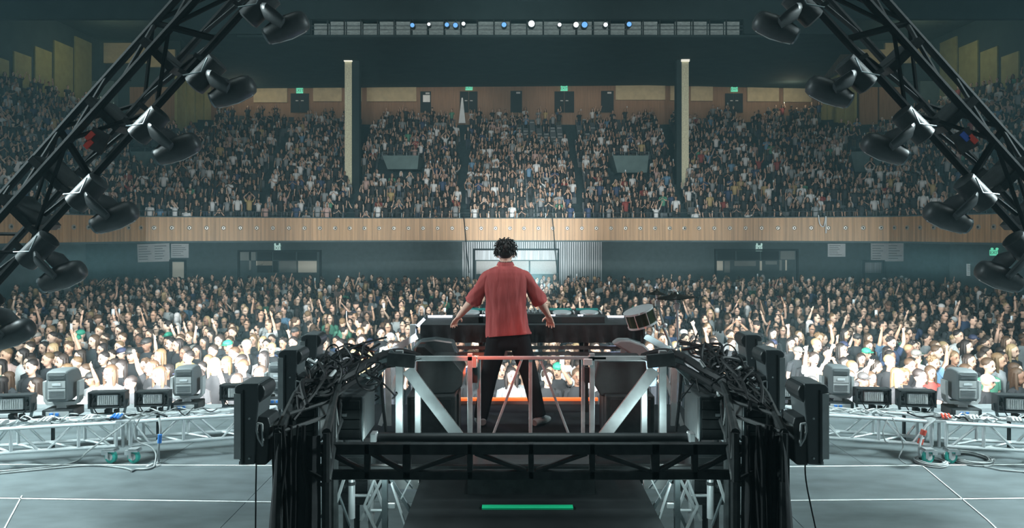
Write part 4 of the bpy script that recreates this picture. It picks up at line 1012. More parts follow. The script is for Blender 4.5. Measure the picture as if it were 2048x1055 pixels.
# ------------------------------------------------------------------ DJ riser
RZ = .78
rs = empty('dj_riser', (.2, 6, 0)); tag(rs, 'black riser deck under the performer with an orange lit front lip', 'platform')
cx = lambda Y: AX * Y
MB().box((cx(5) - .82, 4.05, RZ - .12), (cx(5) + .82, 5.5, RZ)).box((cx(6) - 1.65, 5.5, RZ - .12), (cx(6) + 1.65, 7.55, RZ)).build('deck', M['riser'], rs)
a = P(912, 0, 7.6).x; c = P(1195, 0, 7.6).x
MB().box((a, 7.56, RZ - .14), (c, 7.66, RZ + .035)).build('lip', M['alu'], rs)
MB().box((a, 7.545, RZ + .04), (c, 7.60, RZ + .065)).build('led_strip', M['led_o'], rs)
for x in (-.78, -.3, .3, .78):
    for y in (4.15, 5.3, 7.4): MB().bar((.16 + x, y, 0), (.16 + x, y, RZ - .12), .05).build('leg', M['alu'], rs)
p = P(1054, 1015, 4.705)
tag(MB().box((P(964, 0, 4.7).x, 4.68, RZ), (P(1146, 0, 4.7).x, 4.735, RZ + .012)).build('green_tape', M['green_tape']), 'bright green glow tape strip on the black riser floor', 'tape')
st2 = empty('step', (.13, 5.0, RZ)); tag(st2, 'low black step behind the green tape strip', 'step')
MB().box((cx(5) - .45, 4.95, RZ), (cx(5) + .45, 5.35, RZ + .16)).build('body', M['black'], st2); MB().box((cx(5) - .46, 4.93, RZ + .16), (cx(5) + .46, 5.36, RZ + .18)).build('tread', M['black2'], st2)

# silver frame behind the performer
YF = 5.6
fr = empty('riser_frame', (cx(YF), YF, RZ)); tag(fr, 'silver aluminium frame of posts and braces with red lit top rail behind the performer', 'frame')
def fbar(a, c, w, name='post', m_='alu', Y=YF, d=.04, par=fr):
    A = P(*a, Y); B = P(*c, Y); MB().bar(A, B, w / F * Y, d, up=(0, 1, 0)).build(name, M[m_], par, bevel=.003)
def both(a, c, w, name='post', m_='alu', Y=YF, d=.04, par=fr):
    fbar(a, c, w, name, m_, Y, d, par); fbar((2124 - a[0], a[1]), (2124 - c[0], c[1]), w, name, m_, Y, d, par)
both((799, 700), (799, 872), 15); both((836, 772), (836, 872), 12, Y=YF + .1); both((940, 706), (940, 872), 10); both((958, 712), (958, 872), 7, Y=YF + .05)
fbar((1061, 718), (1061, 872), 7, Y=YF + .02)
both((815, 738), (917, 872), 24, 'brace', Y=YF - .05, d=.02); both((1044, 716), (985, 872), 5, 'brace', d=.02)
both((1280, 715), (1322, 730), 3, 'brace')
fbar((828, 716), (948, 716), 9, 'rail'); fbar((955, 715), (1212, 715), 6, 'rail'); fbar((1176, 716), (1300, 716), 9, 'rail')
fbar((775, 717), (830, 722), 26, 'rail', 'black', Y=YF - .1); fbar((1294, 722), (1349, 717), 26, 'rail', 'black', Y=YF - .1)
# outer slanting wide braces
both((700, 795), (790, 705), 20, 'brace', 'alu_dark', Y=YF + .1, d=.02)
both((725, 862), (768, 700), 8, 'post', 'alu_dark', Y=YF + .3)
MB().cbox(P(949, 0, YF).x, YF - .03, P(0, 722, YF).z, .035, .03, .09).build('clamp', M['grey'], fr, bevel=.004)
MB().cbox(P(1175, 0, YF).x, YF - .03, P(0, 722, YF).z, .07, .03, .05).build('clamp', M['lgrey'], fr, bevel=.004)
for px in (949, 1175): MB().cbox(P(px, 0, YF).x, YF + .02, P(0, 750, YF).z, .045, .04, .12).build('latch', M['black'], fr)

# orange lit outer rails beyond
for s in (-1, 1):
    w = 'notice side' if s < 0 else 'drum side'
    e = empty('outer_rail', Q(790, 700, 6.6, s)); tag(e, 'slanting rail catching orange light at the riser edge, %s' % w, 'rail', 'slanting outer rails')
    MB().bar(Q(762, 714, 6.5, s), Q(832, 672, 6.9, s), .06, .03, up=(0, 1, 0)).build('rail', M['alu' if s < 0 else 'alu_dark'], e)
    MB().bar(Q(778, 850, 6.5, s), Q(775, 712, 6.5, s), .05, .03, up=(0, 1, 0)).build('post', M['alu'], e)
    MB().bar(Q(760, 850, 6.5, s), Q(800, 735, 6.6, s), .04, .03, up=(0, 1, 0)).build('brace', M['alu'], e)

# DJ table with gear
YT = 7.25
tb = empty('dj_table', (cx(YT), YT, RZ)); tag(tb, 'long black draped equipment table in front of the performer', 'table')
xl, xr = P(842, 0, YT).x, P(1288, 0, YT).x; tz = P(0, 648, YT).z
MB().box((xl, YT - .05, tz - .04), (xr, YT + .6, tz)).build('tabletop', M['black2'], tb)
sk = MB(); n_ = 60; zs = [tz - .005, tz - .1, P(0, 683, YT).z]
for i in range(n_ + 1):
    t = i / n_; x = xl + (xr - xl) * t
    for j, z in enumerate(zs): sk.v.append((x, YT - .06 - .012 * math.sin(i * 1.7) * j, z))
for i in range(n_):
    for j in range(2): sk.f.append((i * 3 + j, (i + 1) * 3 + j, (i + 1) * 3 + j + 1, i * 3 + j + 1)); sk.c.append(0)
sk.build('skirt', M['cloth_black'], tb, smooth=True)
for px in (850, 962, 1172, 1280):
    for dy in (0, .5): MB().bar((P(px, 0, YT).x, YT + dy, RZ), (P(px, 0, YT).x, YT + dy, tz - .04), .045).build('leg', M['black'], tb)
for py in (694, 706):
    MB().bar((xl, YT - .02, P(0, py, YT).z), (xr, YT - .02, P(0, py, YT).z), .03, .035).build('stretcher', M['alu_dark'], tb)
for px in (885, 1010, 1245):
    MB().bar((P(px, 0, YT).x, YT - .03, tz - .2), (P(px, 0, YT).x, YT - .03, P(0, 712, YT).z), .05, .02, up=(0, 1, 0)).build('strut', M['alu'], tb)
# players
def make_player():
    e = empty('media_player')
    b_ = MB(); b_.add([(-.15, 0, 0), (.15, 0, 0), (.15, .4, 0), (-.15, .4, 0), (-.15, 0, .07), (.15, 0, .07), (.15, .4, .11), (-.15, .4, .11)], [(0, 3, 2, 1), (4, 5, 6, 7), (0, 1, 5, 4), (1, 2, 6, 5), (2, 3, 7, 6), (3, 0, 4, 7)])
    b_.build('body', M['black2'], e, world=False, bevel=.006)
    Mx = Matrix.Translation((0, .16, .088)) @ Matrix.Rotation(.1, 4, 'X')
    MB().lathe([(.10, 0), (.10, .012), (.095, .018), (.03, .018)], 24, Mx).build('jog_wheel', M['grey'], e, world=False, smooth=True)
    MB().add([(-.12, .30, .098), (.12, .30, .098), (.12, .385, .118), (-.12, .385, .118), (-.12, .31, .090), (.12, .31, .090), (.12, .395, .110), (-.12, .395, .110)], [(0, 1, 2, 3), (7, 6, 5, 4), (0, 3, 7, 4), (1, 5, 6, 2), (3, 2, 6, 7)]).build('screen', M['screen'], e, world=False)
    mb = MB()
    for x, z in ((-.12, .04), (-.09, .04)): mb.lathe([(.012, 0), (.012, .008)], 10, Matrix.Translation((x, .03, .078)))
    mb.build('button', M['led_w'], e, world=False)
    mb = MB(); mb.box((.125, .1, .085), (.135, .28, .105)); mb.build('slider', M['lgrey'], e, world=False)
    return e
pl_ = make_player()
for i, (px, lab) in enumerate(((940, 'media player by the performer\'s left hand with teal screen'), (985, 'media player hidden before the performer\'s body'), (1125, 'media player just past the performer\'s right hand with teal screen'), (1180, 'media player nearest the drum with teal screen'))):
    o = pl_ if i == 0 else copy_tree(pl_); o.location = (P(px, 0, YT + .15).x, YT + .08, tz); tag(o, lab, 'media player', 'media players on the table')
mxr = empty('dj_mixer', (P(1062, 0, YT + .1).x, YT + .08, tz)); tag(mxr, 'black mixer with rows of knobs between the media players', 'mixer')
MB().box((-.17, 0, 0), (.17, .38, .10)).build('body', M['black2'], mxr, world=False, bevel=.006)
for i in range(8):
    for j in range(3): MB().lathe([(.011, 0), (.009, .022)], 8, Matrix.Translation((-.14 + i * .04, .14 + j * .08, .10))).build('knob', M['grey'], mxr, world=False)
for i in range(4): MB().cbox(-.12 + i * .08, .06, .108, .012, .02, .02).build('fader', M['lgrey'], mxr, world=False)
# glowing tubes and truss at the table ends
YL = 7.9
def led(pts, r, m_, lab, Y=YL):
    e = empty('led_tube_light', P(*pts[0], Y)); tag(e, lab, 'led tube', 'led tubes around the table')
    MB().tube([P(*p, Y) for p in pts], r, 10).build('tube', M[m_], e, smooth=True)
    for p in (pts[0], pts[-1]): MB().ball(P(*p, Y), r * 1.35, 8, 6).build('end_cap', M['black2'], e)
    return e
led([(853, 634), (908, 634)], .022, 'led_w', 'glowing white tube light along the table behind the performer\'s left hand')
led([(833, 653), (851, 635)], .016, 'led_w', 'short slanting white tube light at the table end')
led([(1212, 634), (1250, 634)], .018, 'led_w', 'glowing tube light at the drum end of the table')
e = empty('table_truss', P(870, 650, YL)); tag(e, 'short silver truss lit blue white at the end of the table', 'truss', 'table end trusses')
for a, c in (((840, 652), (905, 652)), ((840, 664), (905, 664)), ((845, 652), (866, 640)), ((866, 652), (885, 640)), ((885, 652), (904, 642)), ((848, 664), (862, 652)), ((872, 664), (890, 652))):
    MB().tube([P(*a, YL + .05), P(*c, YL + .05)], .014, 8).build('brace', M['alu'], e, smooth=True)
e = empty('table_truss', P(1230, 650, YL)); tag(e, 'short blue lit truss between table and drum', 'truss', 'table end trusses')
for a, c in (((1205, 642), (1265, 642)), ((1208, 660), (1240, 660)), ((1212, 642), (1222, 662)), ((1230, 642), (1236, 655)), ((1240, 660), (1246, 644))):
    MB().tube([P(*a, YL + .05), P(*c, YL + .05)], .016, 8).build('brace', M['alu'], e, smooth=True)
for px, lb in ((845, 'black stand holding the lit tubes at the notice end of the table'), (1262, 'black stand holding the lit tubes at the drum end of the table')):
    q = P(px, 652, YL + .05); tag(MB().tube([(q.x, q.y, 0), q], .02, 8).tube([(q.x - .2, q.y, .01), (q.x + .2, q.y, .01)], .015, 6).build('light_stand', M['black']), lb, 'stand')
tag(MB().bar((P(826, 0, YL).x, YL, 0), P(826, 674, YL), .03).bar(P(826, 674, YL), P(826, 648, YL), .065, .05, up=(0, 1, 0)).build('post_plate', M['lgrey'], bevel=.004), 'pale square post end at the notice end of the table', 'post')
tag(MB().bar((P(1284, 0, YL).x, YL, 0), P(1284, 674, YL), .03).bar(P(1284, 674, YL), P(1284, 645, YL), .06, .05, up=(0, 1, 0)).build('post_plate', M['lgrey'], bevel=.004), 'pale square post behind the tilted drum', 'post')
lamp('POINT', 'led_glow', P(870, 640, YL + .25), (0, 0, 0), 26, (.5, .6, 1.0), .08)
lamp('POINT', 'led_glow', P(1232, 640, YL + .25), (0, 0, 0), 3.5, (.5, .6, 1.0), .08)
# silver fabric hump at the ends of the table
for s in (-1, 1):
    w = 'notice end' if s < 0 else 'drum end'
    e = MB(); pts = [(832, 712), (820, 700), (838, 682), (868, 679), (905, 684), (915, 712)] if s < 0 else [(1228, 690), (1240, 681), (1262, 681), (1290, 690), (1312, 712), (1285, 727), (1255, 705)]
    poly = [(P(x, y, 6.9).x, P(x, y, 6.9).z) for x, y in pts]; n_ = len(poly)
    if s > 0:
        poly = poly[::-1]
    e.add([(x, 6.95, z) for x, z in poly] + [(x, 7.12, z) for x, z in poly], [tuple(range(n_)), tuple(reversed(range(n_, 2 * n_)))] + [(i, i + n_, (i + 1) % n_ + n_, (i + 1) % n_) for i in range(n_)])
    tag(e.build('cable_cover', M['alu_dark' if s < 0 else 'grey'], bevel=.02), 'draped foil grey cover over the %s of the table frame' % w, 'cover')

# wedge / subs behind frame
def speaker(poly, Y, lab, d=.45):
    pts = [(P(x, y, Y).x, P(x, y, Y).z) for x, y in poly]; cxp = sum(p[0] for p in pts) / len(pts); zb = min(p[1] for p in pts)
    e = empty('monitor_speaker', (cxp, Y, zb)); tag(e, lab, 'speaker', 'black monitor speakers on the riser')
    n_ = len(pts); MB().add([(x, Y, z) for x, z in pts] + [(x, Y + d, z) for x, z in pts], [tuple(range(n_)), tuple(reversed(range(n_, 2 * n_)))] + [(i, i + n_, (i + 1) % n_ + n_, (i + 1) % n_) for i in range(n_)]).build('cabinet', M['black2'], e, bevel=.012)
    MB().bar((cxp - .12, Y - .02, zb + .34), (cxp + .16, Y - .02, zb + .34), .02, .025).build('handle', M['grey'], e)
    MB().box((cxp - .12, Y + .05, RZ), (cxp + .16, Y + .3, zb)).build('stand', M['black'], e)
speaker([(832, 720), (905, 720), (926, 745), (924, 772), (908, 786), (845, 790), (832, 760)], 6.35, 'black monitor speaker on the performer\'s notice side behind the silver frame')
speaker([(1196, 722), (1292, 722), (1300, 790), (1202, 792), (1186, 765)], 6.35, 'black monitor speaker on the drum side with grey handle bar')
for s in (-1, 1):
    w = 'notice side' if s < 0 else 'drum side'
    x0_, x1_ = sorted((Q(812, 0, 6.2, s).x, Q(910, 0, 6.2, s).x)); e = empty('subwoofer', ((x0_ + x1_) / 2, 6.3, RZ)); tag(e, 'black subwoofer box below the monitor speaker, %s' % w, 'speaker', 'subwoofers')
    MB().box((x0_, 6.25, RZ), (x1_, 6.75, P(0, 792, 6.25).z)).build('cabinet', M['black'], e, bevel=.01)
    MB().box((x0_ + .04, 6.235, RZ + .04), (x1_ - .04, 6.25, P(0, 797, 6.25).z)).build('grille', M['cloth_black'], e)
tag(MB().prism([(-.12, -.05), (.12, -.05), (-.02, .07), (-.09, .07)], .2, Matrix.Translation(P(855, 705, 6.7))).build('wedge_monitor', M['black']), 'small black wedge lying on the red lit rail', 'speaker')

# drum and cymbals
YD = 7.0
dc = P(1281, 634, YD); dr = empty('drum', dc); tag(dr, 'tilted dark snare drum with glossy green shell beside the table', 'drum')
ax = Vector((-.32, -.10, .94)).normalized(); Rm = ax.to_track_quat('Z', 'Y').to_matrix().to_4x4()
T_ = Matrix.Translation(dc) @ Rm
MB().lathe([(.145, -.075), (.145, .075)], 32, T_).build('shell', M['drum'], dr, smooth=True)
for z in (-.08, .065): MB().lathe([(.148, z), (.153, z), (.153, z + .018), (.148, z + .018)], 32, T_).build('hoop', M['chrome'], dr, smooth=True)
MB().lathe([(.146, .076), (.14, .080), (.01, .081)], 32, T_).build('drum_head', M['drumhead'], dr, smooth=True)
for k in range(8):
    t = k * PI / 4; q = T_ @ Vector((.153 * math.cos(t), .153 * math.sin(t), .07)); q2 = T_ @ Vector((.153 * math.cos(t), .153 * math.sin(t), -.07)); MB().tube([q, q2], .005, 6).build('tension_rod', M['chrome'], dr)
MB().tube([dc + Vector((.02, 0, -.05)), (dc.x + .03, YD, RZ + .3)], .02, 8).build('stand', M['black'], dr)
def cym(px, py, r, tilt, base, lab, extra=None):
    c = P(px, py, YD + .1); e = empty('cymbal', c); tag(e, lab, 'cymbal', 'cymbals')
    T = Matrix.Translation(c) @ Matrix.Rotation(tilt, 4, 'Y')
    MB().lathe([(r, -.02), (r * .5, -.004), (r * .22, .010), (r * .16, .034), (r * .03, .04), (r * .02, .03), (r * .15, .02), (r * .5, -.012), (r, -.026)], 32, T).build('plate', M['cymbal'], e, smooth=True)
    MB().lathe([(.018, .035), (.02, .05), (.008, .06), (.008, .085)], 12, T).build('wing_nut', M['chrome'], e, smooth=True)
    st_ = MB(); pts = [P(*b_, YD + .1) for b_ in base]; 
    rr = [.012, .012, .014, .014][:len(pts)]
    st_.tube(pts, rr, 8); st_.build('stand', M['chrome'], e, smooth=True)
    for k in (1,): MB().cbox(pts[k].x, pts[k].y, pts[k].z, .05, .04, .06).build('clamp', M['chrome'], e, bevel=.006)
    return e
cym(1313, 583, .09, .02, [(1313, 588), (1315, 606), (1326, 645)], 'small dark splash cymbal on a chrome arm')
cym(1350, 590, .20, -.06, [(1350, 595), (1354, 612), (1357, 705)], 'large dark crash cymbal on a tall chrome stand')
e = empty('stand_hardware', P(1335, 690, YD)); tag(e, 'chrome drum hardware with slanting arm and clamps beside the cymbal stand', 'stand')
for a, c, r in (((1326, 652), (1346, 700), .016), ((1309, 636), (1316, 658), .014), ((1312, 656), (1332, 650), .014), ((1346, 700), (1352, 712), .02), ((1330, 715), (1358, 690), .01)):
    MB().tube([P(*a, YD + .05), P(*c, YD + .05)], r, 8).build('arm', M['chrome'], e, smooth=True)
for (px, py) in ((1316, 657), (1330, 650), (1344, 702), (1352, 706), (1338, 695), (1358, 690)): MB().ball(P(px, py, YD), .026, 8, 6).build('clamp', M['chrome'], e, smooth=True)
MB().tube([P(1345, 705, YD), P(1340, 790, YD)], .013, 8).tube([P(1345, 712, YD), P(1385, 730, YD)], .01, 8).build('post', M['chrome'], e)

# ------------------------------------------------------------------ the performer
YP = 6.75
def D(px, py, dy=0.0): return P(px, py, YP + dy)
dj = MB(); u = 1.0 / (F / YP)
def ell(mb, px, py, rx, ry, dy=0, n=20):   # pixel radii
    p = D(px, py, dy); return (p.x, p.y, p.z, rx * u, ry * u)
# body (skin)
HMr = Matrix.Rotation(-.32, 3, 'X') @ Matrix.Rotation(-.06, 3, 'Y')
hcp = D(1011, 505, .03)
dj.ball(hcp + HMr @ Vector((0, .0, .01)), (.078, .098, .105), 20, 14, M=HMr); dj.ball(hcp + HMr @ Vector((0, .035, -.06)), (.056, .06, .06), 16, 10, M=HMr)
dj.ball(hcp + HMr @ Vector((0, .102, -.02)), (.012, .016, .022), 8, 6, M=HMr)
for s in (-1, 1): dj.ball(hcp + HMr @ Vector((s * .080, .0, -.018)), (.011, .020, .031), 10, 8, M=HMr)
dj.tube([D(1011, 535), D(1011, 524, .0), D(1011, 510, .02)], [.07, .058, .056], 14)
dj.rings([ell(dj, 1015, 690, 34, 22), ell(dj, 1014, 640, 33, 22), ell(dj, 1012, 590, 34, 23), ell(dj, 1011, 555, 38, 22), ell(dj, 1011, 537, 30, 17), ell(dj, 1011, 528, 14, 12)], 20)
arms = {-1: (D(974, 554), D(949, 597, .12), D(917, 633, .34), D(906, 650, .42)), 1: (D(1050, 554), D(1077, 597, .12), D(1097, 631, .34), D(1101, 648, .42))}
def hand(mb, W_, H, side, nrm, curl=.3, sc=1.0):
    H = H.normalized(); nrm = (nrm - H * nrm.dot(H)).normalized(); a = H.cross(nrm).normalized()
    mb.tube([W_ - H * .02, W_ + H * .025, W_ + H * .07 + nrm * .004, W_ + H * .095], [.027, .036, .042, .038], 12, flat=.5, ref=nrm)
    for i in range(4):
        L = (.065, .078, .082, .070)[i] * sc; b0 = W_ + H * .085 + a * ((i - 1.5) * .021); sp = a * ((i - 1.5) * .012)
        d1 = (H + sp * 8 * .12 + a * (i - 1.5) * .10).normalized(); d2 = (d1 * .8 - nrm * curl * 1.1).normalized(); d3 = (d1 * .55 - nrm * curl * 2.0).normalized()
        p1 = b0 + d1 * L * .42; p2 = p1 + d2 * L * .33; p3 = p2 + d3 * L * .27
        mb.tube([b0, p1, p2, p3], [.0105, .0100, .0090, .0075], 8)
    t0 = W_ + H * .03 + a * (side * .030); t1 = t0 + (H * .6 + a * side * .8 - nrm * .2).normalized() * .042; t2 = t1 + (H * .9 + a * side * .35 - nrm * .3).normalized() * .032
    mb.tube([t0, t1, t2], [.014, .0115, .009], 8)
for s, (S_, E, W_, T__) in arms.items():
    dj.tube([S_, S_.lerp(E, .5), E, E.lerp(W_, .3), E.lerp(W_, .7), W_], [.040, .046, .043, .045, .036, .028], 14)
    H = (T__ - W_); hand(dj, W_, H, -1 if s > 0 else 1, Vector((0, -.15, 1)) if True else None, .35)
legs = {-1: (D(995, 680), D(978, 752, .03), D(963, 826, -.02)), 1: (D(1038, 680), D(1060, 752, .0), D(1076, 822, -.03))}
for s, L in legs.items(): dj.tube([L[0], L[1], L[2]], [.08, .055, .036], 12)
bm = remesh(dj, .0065, M['dj_skin'], 'person', 2)
djo = bpy.data.objects.new('person', bm); COL.objects.link(djo); djo.location = (0, 0, 0)
tag(djo, 'performer in a salmon red short-sleeved shirt standing back to the camera, hands on the equipment', 'person')
# shirt with folds
sh = MB(); NS = 96
prof = [(531, 13, 13, 1011), (534, 22, 16, 1011), (538, 32, 19, 1011), (545, 41, 22.5, 1011.5), (556, 43, 25, 1012), (580, 41, 26, 1012), (610, 38.5, 25, 1013), (635, 39, 25, 1014), (655, 41, 26, 1016), (667, 43, 27, 1017), (671, 43, 27, 1017)]
pr2 = []
for a, c in zip(prof, prof[1:]):
    for k in range(4): t = k / 4; pr2.append(tuple(a[i] * (1 - t) + c[i] * t for i in range(4)))
pr2.append(prof[-1])
for (py, rx, ry, px) in pr2:
    fold = min(1, max(0, (py - 540) / 60)); low = max(0, (py - 610) / 60)
    for k in range(NS):
        t = 2 * PI * k / NS; x_ = math.cos(t); y_ = math.sin(t)
        f = 1 + fold * (.040 * math.sin(5 * t + py * .018) + .030 * math.sin(11 * t - py * .03) + .018 * math.sin(19 * t + py * .05)) + low * .02 * math.sin(7 * t + 1)
        f += .018 * math.sin(py * .16 + 3 * t) * fold * (1 - low * .5)
        pw = 1.15
        c1 = math.copysign(abs(x_) ** (1 / pw), x_); s1 = math.copysign(abs(y_) ** (1 / pw), y_)
        hem = (3.5 * -x_ if py > 664 else 0)
        p = D(px + c1 * rx * f, py + hem, s1 * ry * f * u)
        sh.v.append(tuple(p))
nr = len(pr2)
for i in range(nr - 1):
    for k in range(NS): k2 = (k + 1) % NS; sh.f.append((i * NS + k, i * NS + k2, (i + 1) * NS + k2, (i + 1) * NS + k)); sh.c.append(0)
for s, (S_, E, W_, T__) in arms.items():
    cen = [S_ + Vector((-s * .06, 0, .025)), S_ + Vector((-s * .01, 0, .012)), S_.lerp(E, .35), S_.lerp(E, .7), S_.lerp(E, 1.02), S_.lerp(E, 1.10)]; rad = [.045, .062, .070, .076, .084, .088]
    cs = smooth_path(cen, 4); rds = np.interp(np.linspace(0, 1, len(cs)), np.linspace(0, 1, len(rad)), rad)
    n0 = len(sh.v); d0 = None; NN = 32
    for i, (c, r) in enumerate(zip(cs, rds)):
        d = (cs[min(i + 1, len(cs) - 1)] - cs[max(i - 1, 0)]).normalized()
        if d0 is None: a_, b_ = frame_from(d)
        else: a_ = (d0 - d * d0.dot(d)).normalized()
        b_ = d.cross(a_).normalized(); d0 = a_
        for k in range(NN):
            t = 2 * PI * k / NN; f = 1 + .05 * math.sin(4 * t + i * .5) + .035 * math.sin(7 * t - i * .9)
            q = c + a_ * (r * f * math.cos(t)) + b_ * (r * f * math.sin(t)) * .92; sh.v.append(tuple(q))
    for i in range(len(cs) - 1):
        for k in range(NN): k2 = (k + 1) % NN; sh.f.append((n0 + i * NN + k, n0 + i * NN + k2, n0 + (i + 1) * NN + k2, n0 + (i + 1) * NN + k)); sh.c.append(0)
so = sh.build('shirt', M['shirt'], djo, smooth=60); md = so.modifiers.new('s', 'SOLIDIFY'); md.thickness = .004
# collar, yoke seam
col = MB()
for (r1, py) in ((15.5, 534), (15, 528), (13.5, 523)): pass
rs_ = [(534, 17.5, 14), (529, 15, 13), (524, 13.5, 12.5), (523, 14.5, 13.5), (528, 17, 15), (534, 19.5, 16)]
for py, rx, ry in rs_:
    for k in range(32):
        t = 2 * PI * k / 32; p = D(1011 + rx * math.cos(t), py - 1.5 * math.sin(t), ry * math.sin(t) * u); col.v.append(tuple(p))
for i in range(len(rs_) - 1):
    for k in range(32): k2 = (k + 1) % 32; col.f.append((i * 32 + k, i * 32 + k2, (i + 1) * 32 + k2, (i + 1) * 32 + k)); col.c.append(0)
col.build('collar', M['shirt'], djo, smooth=60)
neck = MB().tube([D(1011 + 12.3 * math.cos(t), 523 - 1 * math.sin(t), 11 * math.sin(t) * u) for t in np.linspace(0, 2 * PI, 25)], .006, 6, cap=False).build('necklace', M['hair'], djo)
# trousers
tr = MB(); tr.rings([ell(tr, 1017, 655, 36, 23), ell(tr, 1017, 675, 39, 24), ell(tr, 1017, 690, 40, 24), ell(tr, 1017, 698, 36, 20)], 20)
for s, L in legs.items():
    a0 = L[0].lerp(Vector(L[0]) + Vector((0, 0, .03)), 1)
    tr.tube([a0, L[0].lerp(L[1], .4), L[1], L[1].lerp(L[2], .5), L[2], L[2] + (L[2] - L[1]).normalized() * .05], [.105, .098, .083, .076, .070, .068], 16)
tm = remesh(tr, .012, M['trousers'], 'trousers', 3); o = bpy.data.objects.new('trousers', tm); COL.objects.link(o); o.parent = djo
for s, L in legs.items():
    f = MB(); q = L[2]; fz = RZ + .035; dx = .10 * s if s > 0 else -.04
    f.tube([(q.x - dx * .4, q.y - .08, fz + .012), (q.x, q.y - .03, fz + .025), (q.x + dx * .7, q.y + .08, fz + .005), (q.x + dx * 1.1, q.y + .17, fz - .012)], [.034, .044, .045, .028], 12, flat=.9)
    f.tube([(q.x, q.y - .02, fz + .02), (q.x, q.y - .02, fz + .10)], [.045, .042], 12)
    f.build('shoe', M['shoe'], djo, smooth=True)
# hair
rh = random.Random(5); hm = MB()
hm.ball(hcp + HMr @ Vector((0, -.012, .035)), (.092, .106, .092), 24, 16, M=HMr)
hm.ball(hcp + HMr @ Vector((0, -.055, -.005)), (.080, .058, .070), 20, 12, M=HMr)
for i in range(330):
    v = Vector((rh.uniform(-1, 1), rh.uniform(-1, .75), rh.uniform(-.65, 1))).normalized()
    if v.z < -.55: continue
    p = hcp + HMr @ Vector((v.x * .088, -.015 + v.y * .102, .028 + v.z * .092))
    tn = Vector((rh.uniform(-1, 1), rh.uniform(-1, 1), rh.uniform(-.9, .4))); d = (v * .55 + tn * .6).normalized(); L = rh.uniform(.022, .05)
    hm.tube([p - v * .012, p + d * L * .5 + v * .008, p + (d + Vector((0, 0, -.5))).normalized() * L], [.010, .007, .0015], 5)
hm.build('hair', M['hair'], djo, smooth=True)

# ------------------------------------------------------------------ dark foreground rig
def col_light():
    """tall black head seen from the side; local: x across, z up, height 1 = .455 m"""
    e = empty('column_light'); H = .455
    def pr(pts, t, name, m_, par=e, bev=.008): return MB().prism([(x * H, z * H) for x, z in pts], t, None).build(name, m_, par, world=False, bevel=bev)
    pr([(0, .96), (.03, 1.0), (.10, 1.02), (.30, 1.02), (.30, .78), (.27, .5), (.25, .04), (.08, .03), (.06, .10), (.02, .7)], .20, 'body', M['bodygrey'])
    pr([(.27, 1.02), (.345, .99), (.37, .93), (.36, .86), (.30, .78), (.27, .77)], .19, 'cap', M['black2'])
    pr([(.245, .62), (.40, .60), (.42, .52), (.40, .05), (.36, .02), (.235, .02)], .17, 'base', M['black2'])
    hd = MB(); Pn = [(.285, .545), (.345, .535), (.355, .27), (.30, .36), (.28, .45), (.285, .545)]
    for a, c in zip(Pn, Pn[1:]): hd.bar((a[0] * H, -.105, a[1] * H), (c[0] * H, -.105, c[1] * H), .008, .012, up=(0, 1, 0))
    hd.build('handle', M['lgrey'], e, world=False)
    MB().box((.02 * H, -.08, .12 * H), (.024 * H, .08, .92 * H)).build('lens', M['glass'], e, world=False)
    MB().box((.004 * H, -.106, .11 * H), (.085 * H, -.098, .90 * H)).build('lit_side_strip', M['lgrey'], e, world=False)  # pale strip paints the lit outer edge onto the body
    MB().box((.11 * H, -.108, .06 * H), (.125 * H, -.10, .94 * H)).build('seam', M['black'], e, world=False)
    MB().cbox(.08 * H, 0, .03 * H, .05, .12, .02).build('foot', M['grey'], e, world=False)
    for z in (.12, .60): MB().lathe([(.006, 0), (.006, .006)], 8, Matrix.Translation((.19 * H, -.103, z * H)) @ Matrix.Rotation(PI / 2, 4, 'X')).build('bolt', M['lgrey'], e, world=False)
    return e
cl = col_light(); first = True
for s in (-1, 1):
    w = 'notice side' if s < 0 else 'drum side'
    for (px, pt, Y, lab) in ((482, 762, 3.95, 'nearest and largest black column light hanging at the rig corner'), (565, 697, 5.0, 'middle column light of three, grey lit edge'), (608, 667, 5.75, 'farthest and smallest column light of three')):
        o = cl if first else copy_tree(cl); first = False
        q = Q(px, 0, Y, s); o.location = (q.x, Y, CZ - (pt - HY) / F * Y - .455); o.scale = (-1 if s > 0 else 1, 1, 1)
        tag(o, '%s, %s' % (lab, w), 'stage light', 'column lights on the rig')

